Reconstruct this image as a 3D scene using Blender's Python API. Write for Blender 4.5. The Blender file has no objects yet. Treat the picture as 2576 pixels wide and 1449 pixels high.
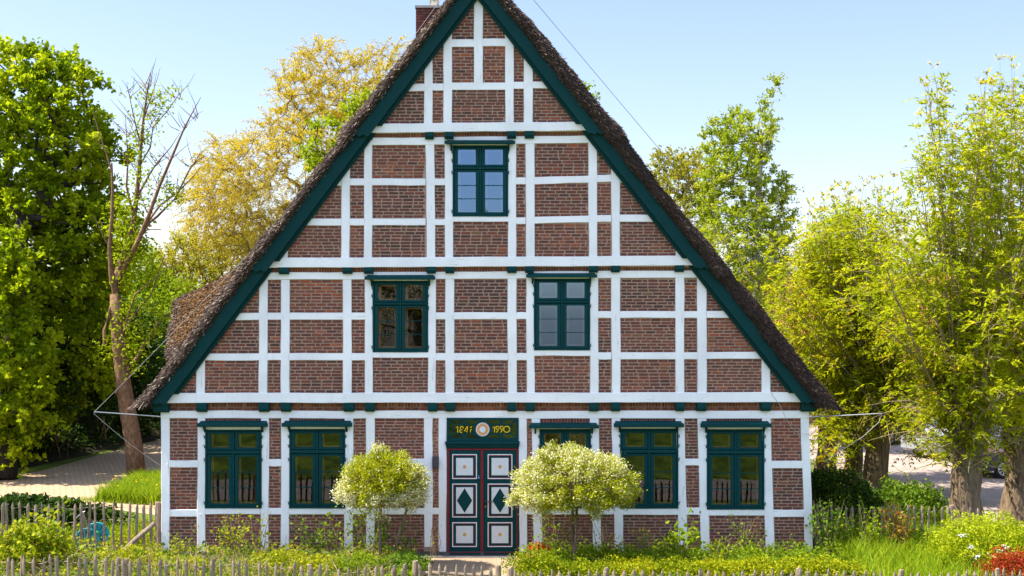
import bpy, math, random
import numpy as np
from mathutils import Vector, noise as mnoise

rng = np.random.default_rng(11)
random.seed(11)
SC = bpy.context.scene
COL = SC.collection
R = math.radians

# ------------------------------------------------------------------ camera model (measured from the photograph)
FPX, CX, HY, CZ, CY = 3220.0, 1287.5, 798.0, 5.2, -28.0
def at(px, py, Y):
    s = FPX / (Y - CY)
    return Vector(((px - CX) / s, Y, CZ + (HY - py) / s))
def gnd(px, py):
    d = FPX * CZ / (py - HY)
    return ((px - CX) * d / FPX, d + CY)

# ------------------------------------------------------------------ object helpers
def tag(o, label=None, cat=None, group=None, kind=None):
    if label: o['label'] = label
    if cat: o['category'] = cat
    if group: o['group'] = group
    if kind: o['kind'] = kind
    return o
def empty(name, label, cat, loc=(0, 0, 0), group=None):
    o = bpy.data.objects.new(name, None); COL.objects.link(o)
    o.location = loc; o.empty_display_size = 0.3
    return tag(o, label, cat, group)
def link(o, parent=None):
    COL.objects.link(o)
    if parent is not None:
        o.parent = parent
        p = parent; off = Vector((0, 0, 0))
        while p is not None:
            off += Vector(p.location); p = p.parent
        o.location = -off          # geometry is given in world coordinates
    return o

class MB:
    def __init__(self): self.v = []; self.f = []; self.m = []; self.t = []
    def add(self, vs, fs, mat=0, tint=0.5):
        b = len(self.v); self.v += [tuple(p) for p in vs]
        for q in fs: self.f.append(tuple(b + i for i in q)); self.m.append(mat); self.t.append(tint)
    def box(self, x0, x1, y0, y1, z0, z1, mat=0, tint=0.5):
        if x1 < x0: x0, x1 = x1, x0
        if y1 < y0: y0, y1 = y1, y0
        if z1 < z0: z0, z1 = z1, z0
        self.add([(x0,y0,z0),(x1,y0,z0),(x1,y1,z0),(x0,y1,z0),(x0,y0,z1),(x1,y0,z1),(x1,y1,z1),(x0,y1,z1)],
                 [(0,1,5,4),(1,2,6,5),(2,3,7,6),(3,0,4,7),(4,5,6,7),(3,2,1,0)], mat, tint)
    def bbox(self, x0, x1, y0, y1, z0, z1, c=.006, mat=0, tint=.5):
        """box whose front (y0) edges are chamfered by c"""
        if x1 < x0: x0, x1 = x1, x0
        if z1 < z0: z0, z1 = z1, z0
        V = [(x0+c,y0,z0+c),(x1-c,y0,z0+c),(x1-c,y0,z1-c),(x0+c,y0,z1-c),
             (x0,y0+c,z0),(x1,y0+c,z0),(x1,y0+c,z1),(x0,y0+c,z1),
             (x0,y1,z0),(x1,y1,z0),(x1,y1,z1),(x0,y1,z1)]
        Fc = [(0,1,2,3)]
        for i in range(4):
            j = (i+1) % 4
            Fc += [(4+i,4+j,j,i),(8+i,8+j,4+j,4+i)]
        Fc.append((11,10,9,8))
        self.add(V, Fc, mat, tint)
    def prism(self, poly, y0, y1, mat=0, tint=.5):
        """poly: (x,z) list counter-clockwise seen from -y"""
        n = len(poly)
        self.add([(x,y0,z) for x,z in poly]+[(x,y1,z) for x,z in poly],
                 [tuple(range(n)), tuple(range(2*n-1,n-1,-1))]+[(i,n+i,n+(i+1)%n,(i+1)%n) for i in range(n)], mat, tint)
    def tube(self, pts, rad, n=6, mat=0, tint=.5, cap=True, wob=0):
        pts = [Vector(p) for p in pts]
        if not hasattr(rad, '__len__'): rad = [rad]*len(pts)
        b = len(self.v); up = Vector((0.13,0.07,1))
        for i, p in enumerate(pts):
            d = (pts[min(i+1,len(pts)-1)]-pts[max(i-1,0)])
            if d.length < 1e-9: d = Vector((0,0,1))
            d.normalize()
            u = d.cross(up)
            if u.length < .2: u = d.cross(Vector((1,0.1,0)))
            u.normalize(); w = d.cross(u)
            for k in range(n):
                a = 2*math.pi*k/n
                r = rad[i]
                if wob: r *= 1+wob*mnoise.noise(Vector((math.cos(a)*1.3+p.x*2, math.sin(a)*1.3+p.y*2, p.z*2.2)))
                self.v.append(tuple(p+u*(math.cos(a)*r)+w*(math.sin(a)*r)))
        for i in range(len(pts)-1):
            for k in range(n):
                k2 = (k+1) % n
                self.f.append((b+i*n+k, b+i*n+k2, b+(i+1)*n+k2, b+(i+1)*n+k)); self.m.append(mat); self.t.append(tint)
        if cap:
            self.f.append(tuple(b+k for k in range(n-1,-1,-1))); self.m.append(mat); self.t.append(tint)
            e = b+(len(pts)-1)*n
            self.f.append(tuple(e+k for k in range(n))); self.m.append(mat); self.t.append(tint)
    def disc(self, c, r, y, n=24, mat=0, th=.004, tint=.5):
        poly = [(c[0]+r*math.cos(2*math.pi*k/n), c[1]+r*math.sin(2*math.pi*k/n)) for k in range(n)]
        self.prism(poly, y, y+th, mat, tint)
    def mesh(self, name, mats, smooth=False):
        me = bpy.data.meshes.new(name)
        me.from_pydata(self.v, [], self.f)
        mats = mats if isinstance(mats, (list, tuple)) else [mats]
        for m in mats: me.materials.append(m)
        if len(mats) > 1: me.polygons.foreach_set('material_index', self.m)
        a = me.attributes.new('tint', 'FLOAT', 'FACE'); a.data.foreach_set('value', self.t)
        if smooth: me.polygons.foreach_set('use_smooth', [True]*len(me.polygons))
        me.update()
        return me
    def build(self, name, mats, parent=None, smooth=False):
        return link(bpy.data.objects.new(name, self.mesh(name, mats, smooth)), parent)

def np_obj(name, V, F, tint, mat, parent=None, smooth=False):
    me = bpy.data.meshes.new(name)
    V = np.asarray(V, np.float32); F = np.asarray(F, np.int32); k = F.shape[1]
    me.vertices.add(len(V)); me.vertices.foreach_set('co', V.ravel())
    me.loops.add(F.size); me.loops.foreach_set('vertex_index', F.ravel())
    me.polygons.add(len(F))
    me.polygons.foreach_set('loop_start', np.arange(0, F.size, k, dtype=np.int32))
    me.polygons.foreach_set('loop_total', np.full(len(F), k, np.int32))
    me.update(calc_edges=True)
    a = me.attributes.new('tint', 'FLOAT', 'FACE'); a.data.foreach_set('value', np.asarray(tint, np.float32))
    me.materials.append(mat)
    if smooth: me.polygons.foreach_set('use_smooth', np.ones(len(F), bool))
    return link(bpy.data.objects.new(name, me), parent)

# ------------------------------------------------------------------ materials
class NT:
    def __init__(self, name):
        self.mat = bpy.data.materials.new(name); self.mat.use_nodes = True
        self.t = self.mat.node_tree; self.t.nodes.clear()
        self.out = self.n('ShaderNodeOutputMaterial')
    def n(self, typ, **kw):
        x = self.t.nodes.new(typ)
        for k, v in kw.items():
            if k in x.inputs.keys() if isinstance(k, str) else False: x.inputs[k].default_value = v
            else: setattr(x, k, v)
        return x
    def l(self, a, b): self.t.links.new(a, b)
    def bsdf(self, rough=.6, spec=.3, **kw):
        p = self.n('ShaderNodeBsdfPrincipled'); p.inputs['Roughness'].default_value = rough
        p.inputs['Specular IOR Level'].default_value = spec
        self.l(p.outputs[0], self.out.inputs[0]); self.p = p
        return p
    def coord(self, scale=(1,1,1), kind='Object', rot=(0,0,0)):
        c = self.n('ShaderNodeTexCoord'); m = self.n('ShaderNodeMapping')
        m.inputs['Scale'].default_value = scale; m.inputs['Rotation'].default_value = rot
        self.l(c.outputs[kind], m.inputs[0]); return m.outputs[0]
    def noise(self, vec, scale=5, detail=4, rough=.55, out='Fac'):
        x = self.n('ShaderNodeTexNoise'); x.inputs['Scale'].default_value = scale
        x.inputs['Detail'].default_value = detail; x.inputs['Roughness'].default_value = rough
        if vec is not None: self.l(vec, x.inputs['Vector'])
        return x.outputs[out]
    def ramp(self, fac, stops, interp='LINEAR'):
        r = self.n('ShaderNodeValToRGB'); r.color_ramp.interpolation = interp
        e = r.color_ramp.elements
        while len(e) > 1: e.remove(e[-1])
        e[0].position = stops[0][0]; e[0].color = (*stops[0][1], 1) if len(stops[0][1]) == 3 else stops[0][1]
        for p, c in stops[1:]:
            x = e.new(p); x.color = (*c, 1) if len(c) == 3 else c
        self.l(fac, r.inputs[0]); return r.outputs[0]
    def mix(self, fac, a, b, typ='MIX'):
        x = self.n('ShaderNodeMix', data_type='RGBA', blend_type=typ)
        for s, val in ((x.inputs[0], fac), (x.inputs[6], a), (x.inputs[7], b)):
            if isinstance(val, (int, float)): s.default_value = val
            elif isinstance(val, tuple): s.default_value = (*val, 1) if len(val) == 3 else val
            else: self.l(val, s)
        return x.outputs[2]
    def math(self, op, a, b=None):
        x = self.n('ShaderNodeMath', operation=op)
        for i, val in enumerate((a, b)):
            if val is None: continue
            if isinstance(val, (int, float)): x.inputs[i].default_value = val
            else: self.l(val, x.inputs[i])
        return x.outputs[0]
    def bump(self, h, strength=.3, dist=.01):
        b = self.n('ShaderNodeBump'); b.inputs['Strength'].default_value = strength; b.inputs['Distance'].default_value = dist
        self.l(h, b.inputs['Height']); self.l(b.outputs[0], self.p.inputs['Normal'])
    def attr(self, name='tint'):
        a = self.n('ShaderNodeAttribute'); a.attribute_name = name; return a.outputs['Fac']

def g(v): return (v, v, v)
M = {}
def simple(name, col, rough=.6, spec=.3, metal=0, var=.12, scale=8, bump=.1):
    t = NT(name); p = t.bsdf(rough, spec); p.inputs['Metallic'].default_value = metal
    v = t.coord()
    nz = t.noise(v, scale, 5)
    lo = tuple(c*(1-var) for c in col); hi = tuple(min(1, c*(1+var)) for c in col)
    t.l(t.ramp(nz, [(.3, lo), (.7, hi)]), p.inputs['Base Color'])
    if bump: t.bump(t.noise(v, scale*8, 3), bump, .004)
    M[name] = t.mat; return t.mat

def paint_wood(name, col, dirt, gscale, rough=.55):
    t = NT(name); p = t.bsdf(rough, .12)
    v = t.coord(gscale); w = t.coord()
    grain = t.noise(v, 3.0, 6, .65)
    big = t.noise(w, 1.3, 4)
    c = t.mix(t.ramp(big, [(.35, g(0)), (.75, g(1))]), col, tuple(x*.84 for x in col))
    crack = t.ramp(grain, [(.29, g(1)), (.37, g(0))])
    c = t.mix(crack, c, dirt)
    streak = t.noise(t.coord((6,6,.5)), 1.6, 5, .7)
    c = t.mix(t.ramp(streak, [(.55, g(0)), (.75, g(.35))]), c, tuple(x*.72 for x in col))
    spot = t.ramp(t.noise(w, 17, 3, .7), [(.27, g(1)), (.33, g(0))])
    c = t.mix(t.math('MULTIPLY', spot, .55), c, dirt)
    t.l(c, p.inputs['Base Color'])
    t.bump(grain, .35, .008)
    M[name] = t.mat
paint_wood('white_post', (.83,.84,.86), (.40,.38,.35), (9,9,.6))
paint_wood('white_beam', (.83,.84,.86), (.40,.38,.35), (.6,9,9))
paint_wood('green_paint', (.0006,.043,.047), (.010,.07,.07), (1.2,9,9), .5)
paint_wood('green_slope', (.0005,.036,.038), (.002,.048,.05), (3,9,3), .55)
simple('red_paint', (.16,.008,.018), .45, .35)
simple('door_white', (.62,.64,.66), .5, .3, var=.04)
simple('white_line', (.8,.78,.79), .5, .3, var=.03)
simple('gold_paint', (.55,.30,.06), .5)
simple('yellow_paint', (.80,.55,.03), .5, var=.03)
simple('sun_orange', (.58,.29,.12), .5, var=.05)
simple('iron', (.02,.018,.016), .5, .5)
simple('tan_wood', (.28,.15,.055), .6)
simple('lilac_frame', (.42,.38,.42), .6)
simple('interior_dark', (.022,.019,.015), .9, .1)
simple('curtain', (.30,.29,.27), .9, .1)
simple('box_grey', (.05,.045,.05), .45, .4)
simple('sticker_blue', (.06,.2,.5), .5)
simple('galv', (.42,.42,.43), .35, .5, metal=.8)
simple('steel', (.60,.61,.63), .3, .5, metal=.9)
simple('cable_white', (.42,.40,.38), .5)
simple('wire', (.10,.085,.07), .5, .3, metal=.4)
simple('plinth', (.10,.09,.085), .85)
simple('terracotta', (.42,.17,.08), .8)
simple('pot_black', (.02,.02,.022), .5)
simple('teal_plastic', (.02,.30,.36), .4, .4, var=.06)
simple('teal_dark', (.008,.08,.11), .45, .4)
simple('hose_green', (.06,.25,.04), .4)
simple('rope', (.30,.26,.17), .8)
simple('cement', (.30,.28,.25), .9)

def brick_mat(name, stops, scale=30):
    t = NT(name); p = t.bsdf(.85, .15)
    v = t.coord()
    base = t.ramp(t.attr(), stops)
    n1 = t.noise(v, scale, 5, .7)
    c = t.mix(t.ramp(n1, [(.32, g(0)), (.72, g(.75))]), base, (.085,.062,.055))
    n2 = t.noise(v, 13, 3, .6)
    c = t.mix(t.ramp(n2, [(.62, g(0)), (.78, g(.5))]), c, (.36,.27,.22))
    n3 = t.noise(v, .9, 4, .6)
    c = t.mix(t.ramp(n3, [(.40, g(0)), (.72, g(.42))]), c, (.07,.05,.045))
    t.l(c, p.inputs['Base Color']); t.bump(n1, .5, .008)
    M[name] = t.mat
brick_mat('brick', [(0,(.075,.026,.025)),(.2,(.14,.036,.029)),(.5,(.205,.047,.030)),(.75,(.265,.060,.034)),(.9,(.32,.080,.037)),(.97,(.25,.12,.05)),(1,(.42,.09,.03))])
brick_mat('brick_low', [(0,(.075,.028,.025)),(.25,(.14,.038,.029)),(.55,(.21,.046,.030)),(.8,(.28,.056,.034)),(1,(.36,.095,.045))])
brick_mat('brick_band', [(0,(.16,.045,.026)),(.4,(.26,.068,.028)),(.8,(.36,.105,.04)),(1,(.45,.15,.055))])
brick_mat('brick_orange', [(0,(.28,.07,.04)),(.5,(.40,.11,.045)),(1,(.46,.16,.06))])
brick_mat('brick_chimney', [(0,(.10,.022,.018)),(.5,(.15,.03,.022)),(1,(.21,.045,.03))])
simple('mortar', (.36,.25,.19), .95, .1, var=.18, scale=14, bump=.3)
simple('mortar_dark', (.19,.155,.14), .95, .1, var=.2, scale=14, bump=.3)

def brick_tex(name, c1, c2, mortar, sc=(1,1,1), w=.24, h=.07, m=.012, rot=(0,0,0), rough=.85, bump=.4):
    t = NT(name); p = t.bsdf(rough, .2)
    v = t.coord(sc, rot=rot)
    b = t.n('ShaderNodeTexBrick'); t.l(v, b.inputs['Vector'])
    b.inputs['Color1'].default_value = (*c1,1); b.inputs['Color2'].default_value = (*c2,1); b.inputs['Mortar'].default_value = (*mortar,1)
    b.inputs['Scale'].default_value = 1; b.inputs['Brick Width'].default_value = w; b.inputs['Row Height'].default_value = h
    b.inputs['Mortar Size'].default_value = m; b.inputs['Bias'].default_value = 0
    nz = t.noise(t.coord(), 2.5, 6, .65)
    c = t.mix(t.ramp(nz, [(.3,g(.0)),(.75,g(.5))]), b.outputs[0], tuple(x*.55 for x in c1))
    t.l(c, p.inputs['Base Color'])
    h_ = t.math('SUBTRACT', 1.0, b.outputs['Fac'])
    t.bump(t.math('ADD', h_, t.math('MULTIPLY', t.noise(v, 25, 3), .5)), bump, .012)
    M[name] = t.mat
brick_tex('brick_side', (.21,.08,.062), (.15,.06,.05), (.33,.28,.25), rot=(R(90),0,R(90)))
brick_tex('brick_neighbour', (.36,.13,.08), (.28,.10,.07), (.36,.32,.28), rot=(R(90),0,0))
brick_tex('paving', (.40,.29,.20), (.33,.24,.16), (.20,.16,.10), w=.22, h=.105, m=.008)
brick_tex('cobbles', (.52,.37,.25), (.43,.32,.22), (.28,.21,.10), w=.22, h=.13, m=.022, rot=(0,0,R(20)), bump=.7)
brick_tex('grate_tile', (.22,.20,.19), (.17,.16,.15), (.09,.08,.08), w=.05, h=.05, m=.008)
brick_tex('roof_tile', (.48,.17,.07), (.40,.13,.06), (.2,.07,.04), w=.25, h=.3, m=.03)

def glass(name, tint=(.9,.93,.9), boost=1.0, gloss_tint=(1,1,1)):
    t = NT(name)
    tr = t.n('ShaderNodeBsdfTransparent'); tr.inputs[0].default_value = (*tint,1)
    gl = t.n('ShaderNodeBsdfGlossy'); gl.inputs['Roughness'].default_value = .004; gl.inputs[0].default_value = (*gloss_tint,1)
    v = t.coord()
    wob = t.n('ShaderNodeBump'); wob.inputs['Strength'].default_value = .012; wob.inputs['Distance'].default_value = .05
    t.l(t.noise(v, 2.2, 2), wob.inputs['Height']); t.l(wob.outputs[0], gl.inputs['Normal'])
    fr = t.n('ShaderNodeFresnel'); fr.inputs[0].default_value = 1.52
    f = t.math('MULTIPLY', fr.outputs[0], boost); f = t.math('MINIMUM', f, 1.0)
    mx = t.n('ShaderNodeMixShader'); t.l(f, mx.inputs[0]); t.l(tr.outputs[0], mx.inputs[1]); t.l(gl.outputs[0], mx.inputs[2])
    t.l(mx.outputs[0], t.out.inputs[0]); M[name] = t.mat
glass('window_glass', boost=1.6)
glass('sky_tinted_glass', boost=8.0, gloss_tint=(.42,.66,1.0))  # upper panes: blue sky reflection put into the gloss colour and boosted
glass('car_glass', (.12,.14,.15), boost=2.5)

def leafmat(name, stops, trans=.45, tcol=None, rough=.5):
    """leaf colour from the per-leaf tint; light shines through"""
    t = NT(name)
    c = t.ramp(t.attr(), stops)
    p = t.n('ShaderNodeBsdfPrincipled'); p.inputs['Roughness'].default_value = rough; p.inputs['Specular IOR Level'].default_value = .09
    t.l(c, p.inputs['Base Color'])
    tl = t.n('ShaderNodeBsdfTranslucent')
    c2 = t.mix(.0 if tcol is None else 1.0, c, tcol or (1,1,1), 'MULTIPLY') if tcol else c
    t.l(c2, tl.inputs[0])
    mx = t.n('ShaderNodeMixShader'); mx.inputs[0].default_value = trans
    t.l(p.outputs[0], mx.inputs[1]); t.l(tl.outputs[0], mx.inputs[2]); t.l(mx.outputs[0], t.out.inputs[0])
    M[name] = t.mat
leafmat('lime_leaf', [(0,(.14,.22,.003)),(.5,(.30,.39,.005)),(1,(.46,.52,.010))], .6)
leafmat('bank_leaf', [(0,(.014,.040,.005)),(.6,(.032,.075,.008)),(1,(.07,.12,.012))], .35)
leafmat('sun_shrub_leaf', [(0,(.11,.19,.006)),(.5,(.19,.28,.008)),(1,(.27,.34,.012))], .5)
leafmat('ash_leaf', [(0,(.24,.31,.006)),(.45,(.43,.47,.009)),(.8,(.57,.52,.013)),(.92,(.50,.35,.018)),(1,(.42,.22,.02))], .65)
leafmat('willow_leaf', [(0,(.42,.32,.012)),(.5,(.58,.45,.018)),(1,(.66,.55,.05))], .5)
leafmat('yellow_tree_leaf', [(0,(.26,.27,.012)),(.5,(.38,.37,.016)),(1,(.44,.36,.02))], .5)
leafmat('maple_leaf', [(0,(.20,.30,.004)),(.5,(.30,.38,.006)),(1,(.38,.42,.010))], .5)
leafmat('birch_leaf', [(0,(.18,.27,.006)),(.5,(.35,.43,.010)),(1,(.48,.52,.025))], .5)
leafmat('dappled_leaf', [(0,(.15,.20,.003)),(.5,(.40,.43,.004)),(.78,(.54,.52,.012)),(.86,(.78,.74,.40)),(1,(.88,.85,.66))], .42)
leafmat('hedge_leaf', [(0,(.09,.16,.004)),(.4,(.26,.31,.005)),(1,(.48,.44,.008))], .42)
leafmat('cover_leaf', [(0,(.15,.23,.008)),(.4,(.27,.33,.010)),(.8,(.42,.40,.014)),(1,(.40,.26,.05))], .42)
leafmat('rose_leaf', [(0,(.05,.12,.008)),(.5,(.11,.20,.012)),(1,(.20,.28,.02))], .4)
leafmat('bronze_leaf', [(0,(.28,.28,.015)),(.5,(.34,.22,.03)),(1,(.36,.12,.03))], .4)
leafmat('red_leaf', [(0,(.14,.014,.008)),(.5,(.32,.035,.012)),(1,(.48,.09,.02))], .4)
leafmat('spirea_leaf', [(0,(.22,.31,.006)),(.5,(.36,.43,.010)),(1,(.46,.50,.02))], .45)
leafmat('grass_blade', [(0,(.12,.22,.006)),(.5,(.24,.36,.010)),(1,(.36,.42,.02))], .5)
leafmat('dry_leaf', [(0,(.40,.30,.16)),(.5,(.48,.36,.20)),(1,(.30,.18,.09))], .3)
leafmat('white_petal', [(0,(.75,.74,.68)),(1,(.82,.8,.75))], .3)
leafmat('red_petal', [(0,(.55,.02,.01)),(1,(.75,.10,.02))], .3)
leafmat('yellow_petal', [(0,(.75,.5,.01)),(1,(.8,.6,.02))], .3)
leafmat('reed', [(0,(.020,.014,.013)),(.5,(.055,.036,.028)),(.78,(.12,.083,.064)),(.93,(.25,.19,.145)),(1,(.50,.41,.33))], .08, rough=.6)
leafmat('reed_moss', [(0,(.06,.028,.010)),(.5,(.14,.065,.018)),(1,(.22,.12,.035))], .1, rough=.8)

def bark(name, a, b, sc=(7,7,1.3), strength=.9):
    t = NT(name); p = t.bsdf(.9, .15); v = t.coord(sc)
    n1 = t.noise(v, 2.4, 6, .62)
    t.l(t.ramp(n1, [(.3,a),(.7,b)]), p.inputs['Base Color']); t.bump(n1, strength, .05); M[name] = t.mat
bark('bark_grey', (.07,.048,.032), (.25,.18,.12))
bark('bark_dark', (.02,.017,.014), (.06,.05,.04))
bark('bark_brown', (.09,.050,.030), (.29,.17,.10), (5,5,3), .5)
bark('bark_birch', (.12,.11,.10), (.62,.60,.56), (2,2,9), .3)
bark('bark_shoot', (.17,.13,.07), (.32,.25,.15), (6,6,2), .3)
bark('twig', (.16,.115,.06), (.30,.22,.13), (9,9,3), .3)
bark('fence_wood', (.14,.10,.072), (.37,.28,.21), (14,14,1.6), .5)
bark('fence_shade', (.15,.12,.10), (.33,.27,.22), (14,14,1.6), .5)

def thatch():
    t = NT('thatch'); p = t.bsdf(.9, .1)
    v = t.coord((30,9,30)); w = t.coord()
    n1 = t.noise(v, 1.0, 5, .7)
    c = t.ramp(n1, [(.3,(.016,.011,.009)),(.55,(.050,.034,.026)),(.8,(.12,.09,.07))])
    a = t.attr()
    n2 = t.noise(w, 3.2, 5, .7)
    ms = t.math('ADD', t.math('MULTIPLY', n2, 1.0), a)
    c = t.mix(t.ramp(ms, [(.95,g(0)),(1.1,g(.92))]), c, t.ramp(n1, [(.3,(.045,.026,.014)),(.7,(.17,.095,.045))]))
    t.l(c, p.inputs['Base Color']); t.bump(n1, .9, .05); M['thatch'] = t.mat
thatch()

def ground_mat(name, stops, scale, rough=.95, bump=.4, detail=8, second=None):
    t = NT(name); p = t.bsdf(rough, .12); v = t.coord()
    n1 = t.noise(v, scale, detail, .65); c = t.ramp(n1, stops)
    if second:
        n2 = t.noise(v, second[0], 5, .6)
        c = t.mix(t.ramp(n2, [(second[2],g(0)),(second[3],g(.9))]), c, second[1])
    t.l(c, p.inputs['Base Color']); t.bump(t.noise(v, scale*6, 6, .7), bump, .03); M[name] = t.mat
ground_mat('grass_ground', [(.3,(.06,.10,.015)),(.5,(.10,.15,.02)),(.75,(.16,.19,.03))], 1.2)
ground_mat('dike_grass', [(.3,(.05,.10,.010)),(.5,(.11,.17,.016)),(.75,(.20,.24,.03))], 2.4, second=(1.1,(.035,.07,.008),.46,.60))
ground_mat('soil', [(.3,(.05,.04,.025)),(.55,(.10,.085,.05)),(.75,(.15,.15,.05))], 3)
ground_mat('parking', [(.3,(.24,.19,.165)),(.55,(.33,.27,.235)),(.8,(.42,.35,.30))], 1.5, second=(9,(.20,.15,.12),.55,.7))
ground_mat('street', [(.3,(.20,.17,.16)),(.55,(.25,.22,.20)),(.8,(.30,.26,.24))], 1.5)
ground_mat('verge', [(.3,(.05,.08,.015)),(.5,(.09,.12,.02)),(.75,(.16,.15,.05))], 2.2, second=(1.4,(.20,.16,.08),.5,.7))
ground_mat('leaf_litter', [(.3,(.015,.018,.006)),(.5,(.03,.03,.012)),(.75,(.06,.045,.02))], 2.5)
# ================================================================== THE HOUSE
house = empty('half_timbered_house', 'large half-timbered brick farmhouse with white timbers, green trim and thatched gable roof', 'house', (-.6, 0, 0))
Y0, Y1, Y2, Y3 = 0.0, -0.11, -0.20, -0.28
def jit(a): return (random.random()-.5)*2*a
def oL(y): return 1149-.7625*y        # outer edge of left bargeboard (px) at height y (px)
def oR(y): return 1250.4+.793*y
def oLy(x): return (1149-x)/.7625
def oRy(x): return (x-1250.4)/.793

def timber(name, A0, A1, B0, B1, Yf, mat, depth=.09, j=.004):
    """a beam whose long edges run A0->A1 and B0->B1 (px points); slightly irregular hewn edges"""
    a0, a1, b0, b1 = (at(p[0], p[1], Yf) for p in (A0, A1, B0, B1))
    L = (a1-a0).length; n = max(2, int(L/.32)); mb = MB(); c = .007
    rows = []
    for i in range(n+1):
        f = i/n
        a = a0.lerp(a1, f); b = b0.lerp(b1, f); w = (b-a).normalized()
        bow = .013*mnoise.noise(Vector((a.x*.7, a.z*.7, 3.1)))
        ja = jit(j)+bow if 0 < i < n else 0; jb = jit(j)+bow if 0 < i < n else 0
        a = a+w*ja; b = b+w*jb; dy = jit(.002)
        rows.append([(a.x, Yf+depth, a.z), (a.x, Yf+c, a.z), (a.x+w.x*c, Yf+dy, a.z+w.z*c), (b.x-w.x*c, Yf+dy, b.z-w.z*c), (b.x, Yf+c, b.z), (b.x, Yf+depth, b.z)])
    V = [p for r in rows for p in r]; Fc = []
    for i in range(n):
        for k in range(5): Fc.append((i*6+k, i*6+k+1, (i+1)*6+k+1, (i+1)*6+k))
    Fc.append(tuple(range(5,-1,-1))); Fc.append(tuple(n*6+k for k in range(6)))
    mb.add(V, Fc); return mb.build(name, M[mat], house)

# each storey: (Yface, posts, rails, ...)
def post(Ys, xt0, xt1, yt, xb0, xb1, yb, lay=0):
    timber('post', (xt0, yt), (xb0, yb), (xt1, yt), (xb1, yb), Ys-.026-lay*.002, 'white_post', j=.006)
def rail(Ys, x0, x1, y0, y1, x0b=None, tilt=0):
    o = timber('rail', (x0, y0), (x1, y0+tilt), (x0, y1), (x1, y1+tilt), Ys-.021, 'white_beam', j=.005)
    mb = MB()
    for x in (x0-5, x1+5):
        if random.random() < .7: mb.disc(P2_(x+jit(1.5), (y0+y1)/2+jit(4), Ys-.036), .016, Ys-.036, 10, 0, .012)
    if mb.v: mb.build('pegs', M['white_post'], o)
def P2_(px, py, Y): p = at(px, py, Y); return p.x, p.z
def beam(Ys, x0, yl0, yl1, x1, yr0, yr1, extra=.0):
    timber('beam', (x0, yl0), (x1, yr0), (x0, yl1), (x1, yr1), Ys-.034-extra, 'white_beam', .12, .004)

# ---- ground floor
G_posts = [(404.4,426,404.8,426),(497,516,495.5,516),(656,676,656,675),(707,727,706,727),(866.6,888,866,888),(920,942,922,942.5),
           (1066,1088,1067,1087),(1103,1124,1103,1122),(1304,1324.4,1306,1325),(1336.5,1358,1343,1364),(1483,1505.5,1492,1512),
           (1538.6,1560,1546,1568),(1698.6,1721,1707,1729),(1754,1776.6,1763,1785.5),(1916,1938,1926,1948.5),(2013.6,2034.5,2025,2045)]
for i, (a, b, c, d) in enumerate(G_posts):
    post(Y0, a, b, 1050.5, c, d, 1391 if i not in (6,) else 1376)
beam(Y0, 404, 1033.5, 1052.5, 2034.5, 1033, 1052.5)
def px_at(i, side, y):
    p = G_posts[i]; f = (y-1050)/(1391-1050)
    return p[1]+(p[3]-p[1])*f if side else p[0]+(p[2]-p[0])*f
def grail(i, j, y0, y1): rail(Y0, px_at(i,1,y0)-.5, px_at(j,0,y0)+.5, y0, y1)
for i, j, y0, y1 in ((0,1,1158,1175.7),(0,1,1282,1299.6),(1,2,1278.8,1294),(2,3,1155,1172.8),(2,3,1278,1294),(3,4,1278.8,1294),(4,5,1154,1171),(4,5,1278,1294),
                     (5,6,1154,1171.5),(5,6,1278.5,1294),(6,7,1278,1294),(8,9,1278,1294),(9,10,1278.5,1294),(10,11,1154,1171),(10,11,1278,1294),
                     (11,12,1279,1295),(12,13,1154,1171),(12,13,1277,1295),(13,14,1282,1297),(14,15,1159.5,1178),(14,15,1282.4,1300.5)):
    grail(i, j, y0, y1)
# ---- first gable storey
S1_posts = [(651.5,673,704,650,671.4,990),(706.4,728,704,706,728,990),(862,883.3,703,862,884,990),(917.4,937,703,917.5,937,990),
            (1076.7,1096,702,1076,1095,989),(1120,1142,702,1120,1142,989),(1276.7,1299,700,1278,1300,989),(1324,1343,700,1325,1345,988),
            (1483.6,1504,699,1484,1505,988),(1537,1559.7,699,1538,1560,988),(1698.8,1720.7,697,1699,1721,988),(1753.3,1777,696,1754,1777,988),
            (493,514.7,868,493,514.5,990),(1915.6,1936.4,864,1915.6,1938,988)]
for p in S1_posts: post(Y1, *p)
beam(Y1, 634, 686.5, 704.5, 1775, 680, 698)
beam(Y1, 399, 989, 1014, 2030, 986.5, 1011.5, .02)
xs = [S1_posts[12]] + S1_posts[:12] + [S1_posts[13]]
def s1rail(i, j, y0, y1): rail(Y1, xs[i][1]-.5, xs[j][0]+.5, y0, y1)
rail(Y1, 558, 651.5, 787, 805)
for i, j in ((1,2),(2,3),(3,4),(5,6),(6,7),(7,8)): s1rail(i, j, 787-.2*i, 804.5-.2*i)
for i, j in ((9,10),(10,11),(11,12)): s1rail(i, j, 783, 800)
rail(Y1, 1777, 1862, 782.6, 799.7)
rail(Y1, 480, 651, 889, 906.5)
for i, j in ((1,2),(2,3),(3,4),(5,6),(6,7),(7,8)): s1rail(i, j, 888.5, 906.4)
s1rail(4,5,885.7,899.5); s1rail(8,9,881,895.5)
for i, j in ((9,10),(10,11),(11,12)): s1rail(i, j, 886.5, 904)
rail(Y1, 1777, 1942, 885.7, 903)
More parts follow.
